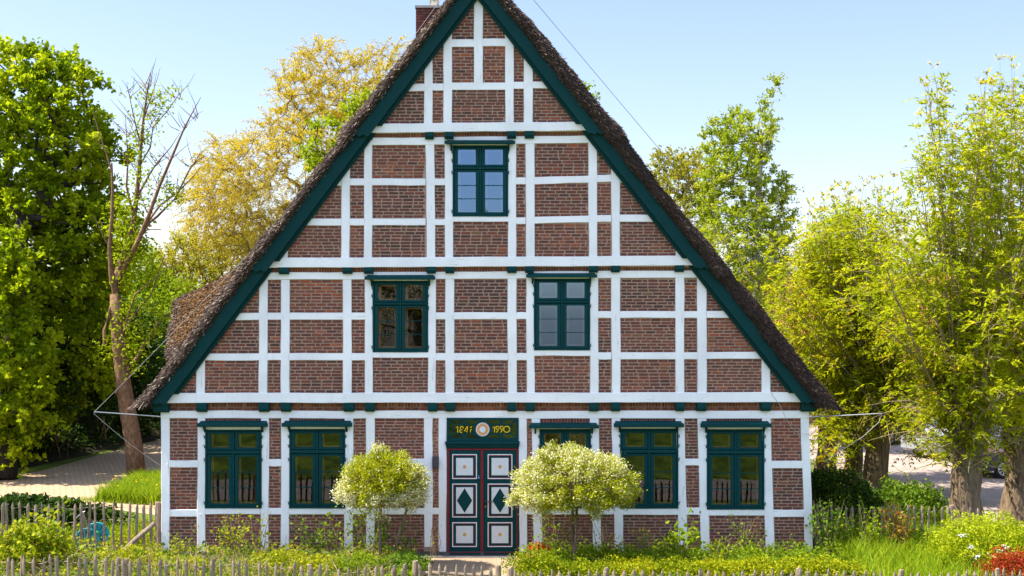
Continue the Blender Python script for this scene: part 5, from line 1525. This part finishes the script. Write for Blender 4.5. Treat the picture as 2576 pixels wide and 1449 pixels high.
sprig_plant('shrub_shoots', 'tall bare shoots with yellow green buds right of the first rose bush', 650, -1.2, 1.15, .35, 9, 'hedge_leaf', .085, 9, 32)
sprig_plant('rose_bush', 'small rose bush at the foot of the left house corner', 455, -1.0, .75, .35, 9, 'cover_leaf', .06, 14, 33)
sprig_plant('rose_bush', 'rose bush with thin climbing leaves below the second window', 790, -.7, .9, .55, 11, 'rose_leaf', .075, 24, 34)
sprig_plant('rose_bush', 'rose with two upright leafy shoots left of the thin willow stem', 845, -.9, 1.1, .42, 7, 'sun_shrub_leaf', .085, 16, 35)
sprig_plant('rose_bush', 'dark leafed rose between the two stems of the left willow', 930, -.8, 1.05, .45, 12, 'rose_leaf', .085, 24, 36)
sprig_plant('rose_bush', 'rose bush with bare tall stalk between left willow and door', 1020, -.8, .85, .35, 9, 'rose_leaf', .075, 14, 37)
sprig_plant('seedling', 'thin small seedling growing beside the left door post', 1092, -.35, .75, .10, 4, 'cover_leaf', .05, 8, 38)
sprig_plant('palm_leaf_shrub', 'feathery green shrub behind the flower pot right of the door', 1395, -1.1, .95, .42, 14, 'sun_shrub_leaf', .10, 22, 39, aspect=.3)
sprig_plant('rose_bush', 'thin rose with few leaves right of the right willow stem', 1515, -.7, .85, .35, 8, 'rose_leaf', .06, 8, 40)
sprig_plant('hydrangea', 'big leafed green hydrangea below the fourth window', 1710, -1.2, .95, .33, 10, 'sun_shrub_leaf', .15, 13, 41, bare=.55)
sprig_plant('rose_bush', 'leggy rose with open yellow green leaves right of the hydrangea', 1805, -1.6, .62, .5, 9, 'hedge_leaf', .09, 7, 42, bare=.5)
sprig_plant('rose_bush', 'rose bush with dark climbing tip below the fifth window', 1878, -.6, 1.0, .55, 11, 'rose_leaf', .065, 15, 43)
sprig_plant('rose_bush', 'leafy rose bush against the right house corner and picket fence', 2085, -.3, 1.25, .5, 16, 'rose_leaf', .075, 34, 44)
sprig_plant('rose_bush', 'large leafy rose bush in front of the right picket fence', 2165, -.2, 1.15, .75, 24, 'sun_shrub_leaf', .075, 38, 45)
sprig_plant('bronze_leaf_shrub', 'shrub with bronze tinted leaves in front of the right picket fence', 2265, -.3, 1.15, .42, 16, 'bronze_leaf', .09, 26, 46)
sprig_plant('rose_bush', 'small rose at the fence between bronze shrub and round shrub', 2340, -.2, .65, .35, 10, 'rose_leaf', .07, 20, 47)
bush('dark_hedge', 'dark green hedge mass behind the picket fence at the right house corner', at(2100,1290,4).x, 4.2, 0, 1.1, 2.2, 1.35, 5200, .09, 'bank_leaf', 'hedge', lump=.3, stems=4)
bush('elder_bush', 'sunlit green bush at the foot of the leaning pollard', at(2285,1300,4).x, 4.0, 0, .95, .9, 1.1, 3600, .085, 'rose_leaf', 'bush', lump=.45, stems=7)
bush('spirea_shrub', 'rounded bright yellow green shrub with white flowers in the lower right corner', at(2500,1420,-2.6).x, -2.4, 0, 1.25, .95, 1.28, 10500, .07, 'spirea_leaf', 'shrub', lump=.28, stems=8, shell=.45, aspect=.38)
C = []
for px_, py_ in ((2515,1387),(2488,1397),(2548,1390),(2420,1347),(2455,1400),(2530,1375),(2440,1375)):
    p = at(px_, py_, -3.3); C += [(p.x+random.gauss(0,.035), p.y+random.gauss(0,.03), p.z+random.gauss(0,.02)) for _ in range(12)]
o = leaf_obj('blossoms', np.array(C), .05, 'white_petal', bpy.data.objects['spirea_shrub'], up=2, aspect=.9)
bush('barberry_shrub', 'dark red leafed shrub in the bottom right corner in front of the yellow green one', at(2562,1440,-4.2).x, -4.1, 0, .72, .6, .88, 3400, .055, 'red_leaf', 'shrub', lump=.5, stems=8, shell=.3, aspect=.55)
# pots
def pot(name, label, px, Y, r, h, mat):
    x = at(px, 1400, Y).x; mb = MB(); n = 20
    prof = [(r*.72,0),(r*.98,h*.85),(r*1.06,h*.85),(r*1.06,h),(r*.95,h),(r*.90,h*.88)]
    V = [(x+a*math.cos(2*math.pi*k/n), Y+a*math.sin(2*math.pi*k/n), b) for a, b in prof for k in range(n)]
    Fc = [(i*n+k, i*n+(k+1)%n, (i+1)*n+(k+1)%n, (i+1)*n+k) for i in range(len(prof)-1) for k in range(n)]
    Fc.append(tuple((len(prof)-1)*n+k for k in range(n)))
    mb.add(V, Fc); o = mb.build(name, M[mat], None, True); tag(o, label, 'flower pot'); return o
pot('flower_pot', 'terracotta flower pot with red blossoms at the right side of the door', 1352, -1.7, .22, .36, 'terracotta')
sprig_plant('geranium', 'red flowering geranium growing in the terracotta pot', 1352, -1.7, .22, .22, 10, 'sun_shrub_leaf', .06, 10, 51, zb=.36)
x_ = at(1352,1400,-1.7).x
C = np.concatenate([np.array([[x_+q, -1.75, .47+w_]])+rng.normal(0,.035,(16,3)) for q, w_ in ((-.12,.02),(.10,.03),(.17,-.01),(-.02,-.02),(.0,.04))])
leaf_obj('blossoms', C, .055, 'red_petal', bpy.data.objects['geranium'], up=1, aspect=.9)
pot('flower_pot', 'black plastic flower pot at the wall below the fourth window', 1622, -.9, .16, .24, 'pot_black')
sprig_plant('potted_rose', 'small rose with yellowish leaves growing in the black plastic pot', 1614, -.9, .50, .27, 10, 'cover_leaf', .055, 12, 52, zb=.22, bare=.5)
pot('flower_pot', 'black plastic flower pot half hidden at the left house corner', 458, -.9, .17, .2, 'pot_black')

# ================================================================== HOSE REEL
c1 = at(219,1360,.55); c2 = at(244,1345,.85)
hr = empty('hose_reel', 'teal garden hose reel with two round discs standing behind the left picket fence', 'hose reel', (c1.x, .6, 0))
for c in (c1, c2):
    mb = MB(); n = 28; r_ = .27
    mb.disc((c.x, c.z), r_, c.y, n, 0, .02); 
    ring = [(c.x+r_*math.cos(2*math.pi*k/n), c.y+.01, c.z+r_*math.sin(2*math.pi*k/n)) for k in range(n+1)]; mb.tube(ring, .016, 6, 0)
    for k in range(12):
        an = 2*math.pi*k/12; u = Vector((math.cos(an),0,math.sin(an))); w = Vector((-u.z,0,u.x)); p = Vector((c.x, c.y-.006, c.z)); a, b = p+u*.11, p+u*.23
        mb.add([a-w*.008, b-w*.014, b+w*.014, a+w*.008], [(0,1,2,3)], 1)
    mb.disc((c.x, c.z), .07, c.y-.02, 16, 1, .02); mb.build('reel_disc', [M['teal_plastic'], M['teal_dark']], hr)
mb = MB(); m1 = Vector((c1.x, c1.y+.02, c1.z)); m2 = Vector((c2.x, c2.y, c2.z))
mb.tube([m1, m2], .10, 14); mb.build('hose', M['hose_green'], hr)
mb = MB(); top = at(208,1288,.45); mb.tube([at(190,1305,.45), top, at(214,1286,.45)], .012, 6); mb.tube([at(190,1305,.45), at(196,1360,.5), (c1.x-.1,.5,.02)], .012, 6)
mb.tube([at(209,1288,.5), (c1.x-.03,.5,c1.z), (c1.x-.12,.55,.0)], .010, 6); mb.tube([at(210,1288,.5), at(222,1330,.6), (c1.x+.18,.62,.0)], .010, 6)
mb.build('frame', M['galv'], hr)
mb = MB(); mb.tube([at(209,1290,.42), at(203,1330,.42), at(198,1385,.42)], .008, 5); mb.tube([at(210,1290,.42), at(221,1340,.42), at(213,1395,.42)], .008, 5); mb.build('rope', M['rope'], hr)

# ================================================================== LIGHTNING CONDUCTORS
def sagline(a, b, sag, n=14): return [a.lerp(b, i/n)-Vector((0,0,sag*4*(i/n)*(1-i/n))) for i in range(n+1)]
lr = empty('lightning_conductor', 'thin metal lightning conductor with rod and cable at the left eave', 'lightning conductor', tuple(at(403,1049,-.15)))
mb = MB(); mb.tube([at(403,1048,-.1), at(340,1043,-.35), at(237,1036,-.6)], [.015,.013,.012], 8); mb.build('rod', M['galv'], lr)
mb = MB(); mb.tube(sagline(at(615,648,-.62), at(237,1036,-.6), .03)+[at(236,1040,-.6)], .0048, 5); mb.build('cable', M['cable_white'], lr)
mb = MB(); mb.tube(sagline(at(236,1040,-.6), at(403,1170,-.1), .05), .0048, 5); mb.build('earth_cable', M['cable_white'], lr)
mb = MB(); mb.tube(sagline(at(1112,-6,-.75), at(985,168,-.75), 0), .0048, 5); mb.build('cable', M['cable_white'], lr)
lr2 = empty('lightning_conductor', 'thin metal lightning conductor with rod and cable at the right eave', 'lightning conductor', tuple(at(2036,1049,-.15)))
mb = MB(); mb.tube([at(2034,1049,-.1), at(2120,1045,-.35), at(2218,1040,-.6)], [.015,.013,.012], 8); mb.build('rod', M['galv'], lr2)
mb = MB(); mb.tube(sagline(at(1335,-8,-.85), at(2218,1040,-.6), .0, 24), .0055, 5); mb.build('cable', M['wire'], lr2)
mb = MB(); mb.tube([at(2218,1040,-.6), at(2210,1062,-.55), at(2170,1098,-.4), at(2120,1130,-.2), at(2075,1160,-.1)], .006, 5); mb.build('earth_cable', M['cable_white'], lr2)
mb = MB(); mb.tube([at(2012,985,-.2), at(2020,1000,-.25), at(2040,1040,-.3), at(2000+8,1030,-.12)][:2]+[at(1956+80,1030,-.16), at(2005,1085,-.06)][:0]+[at(1947,1000,-.17), at(1968,1035,-.10), at(1988,1070,-.06), at(2012,1090,-.06), at(2045,1088,-.08)][:0], .005, 5)
mb.v, mb.f, mb.m, mb.t = [], [], [], []
mb.tube([at(1937,978,-.15), at(1940,990,-.17), at(1962,1020,-.18), at(1975,1050,-.10), at(1990,1075,-.06), at(2010,1091,-.06), at(2035,1092,-.08), at(2048,1088,-.08)], .005, 5)
o = mb.build('wall_cable', M['cable_white']); tag(o, 'loose white cable drooping over the right end of the brick band', 'cable')

# ================================================================== CARS AND NEIGHBOURING HOUSE
def car(name, label, px, Y, paint, flip=1, L_=4.3, H=1.5, yaw=0.0, estate=True):
    """side profile extruded, cabin drawn in, with glass, wheels and lights; built about its middle, then turned"""
    x0 = at(px, 1100, Y).x
    root = empty(name, label, 'car', (x0, Y, 0), 'cars parked behind the pollards'); root.rotation_euler = (0, 0, yaw)
    def add(mb, nm, mats, smooth=False):
        o = bpy.data.objects.new(nm, mb.mesh(nm, mats, smooth)); COL.objects.link(o); o.parent = root; return o
    h = L_/2; W = .88
    prof = [(-h,.35),(-h,.62),(-h+.12,.78),(-h+1.05,.93),(-h+1.75,H-.05),(-h+2.2,H),(h-.9,H-.03) if estate else (h-1.5,H-.05),(h-.25,.98),(h-.02,.85),(h,.40),(h-.1,.28),(-h+.15,.25)]
    prof = [(flip*a, b) for a, b in prof]
    mb = MB(); rings = []
    for t, sc, zc in ((-1,.90,0),(-.93,.98,0),(-.5,1,0),(.5,1,0),(.93,.98,0),(1,.90,0)):
        ring = []
        for a, b in prof:
            w = W*(1 if b < .95 else 1-.22*(b-.95)/(H-.95)); ring.append((a*(.98+.02*sc), t*w, b if b > .5 else b))
        rings.append(ring)
    n = len(prof); V = [p for r_ in rings for p in r_]; Fc = []
    for i in range(len(rings)-1):
        for k in range(n): Fc.append((i*n+k, i*n+(k+1)%n, (i+1)*n+(k+1)%n, (i+1)*n+k))
    Fc.append(tuple(range(n-1,-1,-1))); Fc.append(tuple((len(rings)-1)*n+k for k in range(n))); mb.add(V, Fc); add(mb, 'body', M[paint])
    for s in (-1, 1):
        mb = MB(); q = [(-h+1.25,.97),(-h+1.83,H-.12),(h-1.0,H-.11),(h-.5,.99)] if estate else [(-h+1.25,.97),(-h+1.83,H-.12),(h-1.5,H-.12),(h-.7,.98)]
        mb.add([(flip*a, s*(W*(1-.22*(b-.95)/(H-.95))+.006), b) for a, b in q], [(0,1,2,3)]); add(mb, 'side_window', M['car_glass'])
        mb = MB()
        mb.tube([(flip*(-h+1.5), s*W, 1.0), (flip*(-h+1.42), s*(W+.16), 1.03)], [.05,.08], 8); add(mb, 'mirror', M[paint])
    mb = MB(); a0, b0, a1, b1 = -h+1.10, .955, -h+1.70, H-.08
    mb.add([(flip*(a0-.01),-W*.92,b0),(flip*(a0-.01),W*.92,b0),(flip*(a1-.01),W*.76,b1),(flip*(a1-.01),-W*.76,b1)], [(0,1,2,3)]); add(mb, 'windscreen', M['car_glass'])
    for s in (-1, 1):
        mb = MB(); mb.add([(flip*(-h-.006),s*.45,.62),(flip*(-h-.006),s*.82,.62),(flip*(-h+.02),s*.82,.76),(flip*(-h+.02),s*.45,.74)], [(0,1,2,3)]); add(mb, 'headlight', M['steel'])
        for a in (-h+.85, h-.85):
            mb = MB(); c = Vector((flip*a, s*W, .32)); n_ = 24
            for r0, y0_, y1_, mt in ((.32,-.11,.01,0),(.215,-.02,.016,1)):
                mb.add([(c.x+r0*math.cos(6.2832*k/n_), c.y+s*yy, c.z+r0*math.sin(6.2832*k/n_)) for yy in (y0_,y1_) for k in range(n_)],
                       [tuple(range(n_-1,-1,-1)), tuple(range(n_,2*n_))]+[(k,(k+1)%n_,n_+(k+1)%n_,n_+k) for k in range(n_)], mt)
            for k in range(10):
                an = 6.2832*(k+.5)/10; u = Vector((math.cos(an),0,math.sin(an))); w = Vector((-u.z,0,u.x)); p = c+Vector((0,s*.022,0)); mb.add([p+u*.07-w*.014,p+u*.19-w*.032,p+u*.19+w*.032,p+u*.07+w*.014], [(0,1,2,3)], 0)
            add(mb, 'wheel', [M['tyre'], M['steel']])
    return root
simple('tyre', (.012,.012,.012), .8); simple('paint_white', (.25,.27,.30), .25, .6, var=.01, bump=0); simple('paint_blue', (.012,.018,.05), .2, .6, var=.01, bump=0); simple('paint_black', (.012,.016,.022), .2, .6, var=.01, bump=0)
car('parked_car', 'dark blue estate car with silver spoked wheel parked between the two nearest pollards', 2600, 14, 'paint_blue', 1)
car('parked_car', 'silver white car parked with its front to the left behind the nearest pollard', 2415, 20, 'paint_white', 1, 4.2, 1.5, .45)
car('parked_car', 'black car in the back, half hidden between leaning pollard and white car', 2270, 25, 'paint_black', 1, 4.2, 1.45, .3, False)
nh = empty('neighbour_house', 'brick house with orange tiled roof glimpsed behind the pollarded trees', 'house', (22, 36, 0))
mb = MB(); mb.box(11.5, 34, 34, 44, -.1, 3.2); mb.build('wall', M['brick_neighbour'], nh)
mb = MB(); mb.add([(11,33.4,3.0),(34.5,33.4,3.0),(34.5,39,7.4),(11,39,7.4),(11,44.6,3.0),(34.5,44.6,3.0)], [(0,1,2,3),(3,2,5,4),(0,3,4),(1,5,2)]); mb.build('roof', M['roof_tile'], nh)
for x_ in (13.5, 17, 20.5, 24, 27.5):
    mb = MB(); mb.bbox(x_, x_+1.3, 33.94, 34.05, .9, 2.4); w = mb.build('window', M['white_line'], nh)
    mb = MB(); mb.add([(x_+.1,33.93,1.0),(x_+1.2,33.93,1.0),(x_+1.2,33.93,2.3),(x_+.1,33.93,2.3)], [(0,1,2,3)]); mb.build('pane', M['car_glass'], w)

# old willow on the far side of the dike behind the photographer: it shows in the first-floor panes
root = empty('weeping_willow', 'old willow with hanging twigs mirrored in the left window of the first floor', 'tree', (-7, -60, 0))
nd = np.array([(-7+rng.normal(0,3.0), -60+rng.normal(0,2), 4.5+rng.random()*8) for _ in range(150)])
mb = MB(); tp = trunk_pts((-6.5,-60,0), (-6.5,-60,6)); mb.tube(tp, [.55-.04*i for i in range(len(tp))], 10); mb.build('trunk', M['bark_grey'], root)
mb = MB(); skeleton(mb, tp, .5, nd, .03); L_ = []
for q in nd:
    for _ in range(5):
        a_ = Vector(q); e = a_+Vector((jit(1.4), jit(1), -.6-1.9*random.random())); mb.tube([a_, a_.lerp(e,.4)+Vector((jit(.3),0,.25)), e], [.025,.018,.008], 3, cap=False); L_ += [tuple(a_.lerp(e, random.random())) for _ in range(12)]
mb.build('branches', M['bark_grey'], root); leaf_obj('crown', np.array(L_)+rng.normal(0,.15,(len(L_),3)), .22, 'yellow_tree_leaf', root, aspect=.3)

# ================================================================== LIGHT, SKY, CAMERA
EL, AZ = 54.0, 3.2                  # sun from the left, a few degrees in front of the facade
sd = Vector((-math.cos(R(EL))*math.cos(R(AZ)), -math.cos(R(EL))*math.sin(R(AZ)), math.sin(R(EL))))
w = bpy.data.worlds.new('World'); SC.world = w; w.use_nodes = True
nt = w.node_tree; nt.nodes.clear()
sky = nt.nodes.new('ShaderNodeTexSky'); sky.sky_type = 'NISHITA'; sky.sun_disc = False
sky.sun_elevation = R(EL); sky.sun_rotation = math.atan2(sd.x, sd.y); sky.air_density = 1.0; sky.dust_density = 1.1; sky.ozone_density = 2.0
bg = nt.nodes.new('ShaderNodeBackground'); bg.inputs[1].default_value = .098
wo = nt.nodes.new('ShaderNodeOutputWorld'); 
tc = nt.nodes.new('ShaderNodeTexCoord'); sp = nt.nodes.new('ShaderNodeSeparateXYZ'); nt.links.new(tc.outputs['Generated'], sp.inputs[0])
def wm(op, a, b):
    x = nt.nodes.new('ShaderNodeMath'); x.operation = op; x.use_clamp = op == 'MULTIPLY_ADD'
    for i, v in enumerate((a,) + (b if isinstance(b, tuple) else (b,))):
        if isinstance(v, (int, float)): x.inputs[i].default_value = v
        else: nt.links.new(v, x.inputs[i])
    return x.outputs[0]
# unseen bright clouds added behind the camera as fill light for the shaded facade
cn = nt.nodes.new('ShaderNodeTexNoise'); cn.inputs['Scale'].default_value = 3.2; cn.inputs['Detail'].default_value = 7; nt.links.new(tc.outputs['Generated'], cn.inputs['Vector'])
cm = wm('MULTIPLY', wm('MULTIPLY_ADD', sp.outputs[1], (-3.0, -.35)), wm('MULTIPLY_ADD', sp.outputs[2], (5.0, -1.2)))
cm = wm('MULTIPLY', cm, wm('MULTIPLY_ADD', cn.outputs['Fac'], (6.0, -2.45)))
mxw = nt.nodes.new('ShaderNodeMix'); mxw.data_type = 'RGBA'; nt.links.new(cm, mxw.inputs[0]); 
tn = nt.nodes.new('ShaderNodeMix'); tn.data_type = 'RGBA'; tn.blend_type = 'MULTIPLY'; tn.inputs[0].default_value = 1; tn.inputs[7].default_value = (1.05,.955,1.0,1)
nt.links.new(sky.outputs[0], tn.inputs[6]); nt.links.new(tn.outputs[2], mxw.inputs[6]); mxw.inputs[7].default_value = (8.0, 9.6, 13.4, 1)
nt.links.new(mxw.outputs[2], bg.inputs[0]); nt.links.new(bg.outputs[0], wo.inputs[0])
sun = bpy.data.lights.new('sun', 'SUN'); sun.energy = 5.0; sun.angle = R(.5); sun.color = (1, .92, .78)
so = bpy.data.objects.new('sun', sun); COL.objects.link(so); so.rotation_euler = sd.to_track_quat('Z', 'Y').to_euler(); so.location = (-30,-10,40)
cam = bpy.data.cameras.new('camera'); co = bpy.data.objects.new('camera', cam); COL.objects.link(co)
co.location = (0, CY, CZ); co.rotation_euler = (R(90), 0, 0)
cam.sensor_width = 36; cam.lens = FPX/2575*36; cam.shift_y = (HY-724.5)/2575; cam.clip_end = 2000
SC.camera = co
SC.view_settings.view_transform = 'Standard'; SC.view_settings.look = 'None'; SC.view_settings.exposure = 1.4; SC.view_settings.gamma = 1
SC.cycles.max_bounces = 8; SC.cycles.transparent_max_bounces = 12; SC.cycles.diffuse_bounces = 4; SC.cycles.use_denoising = True
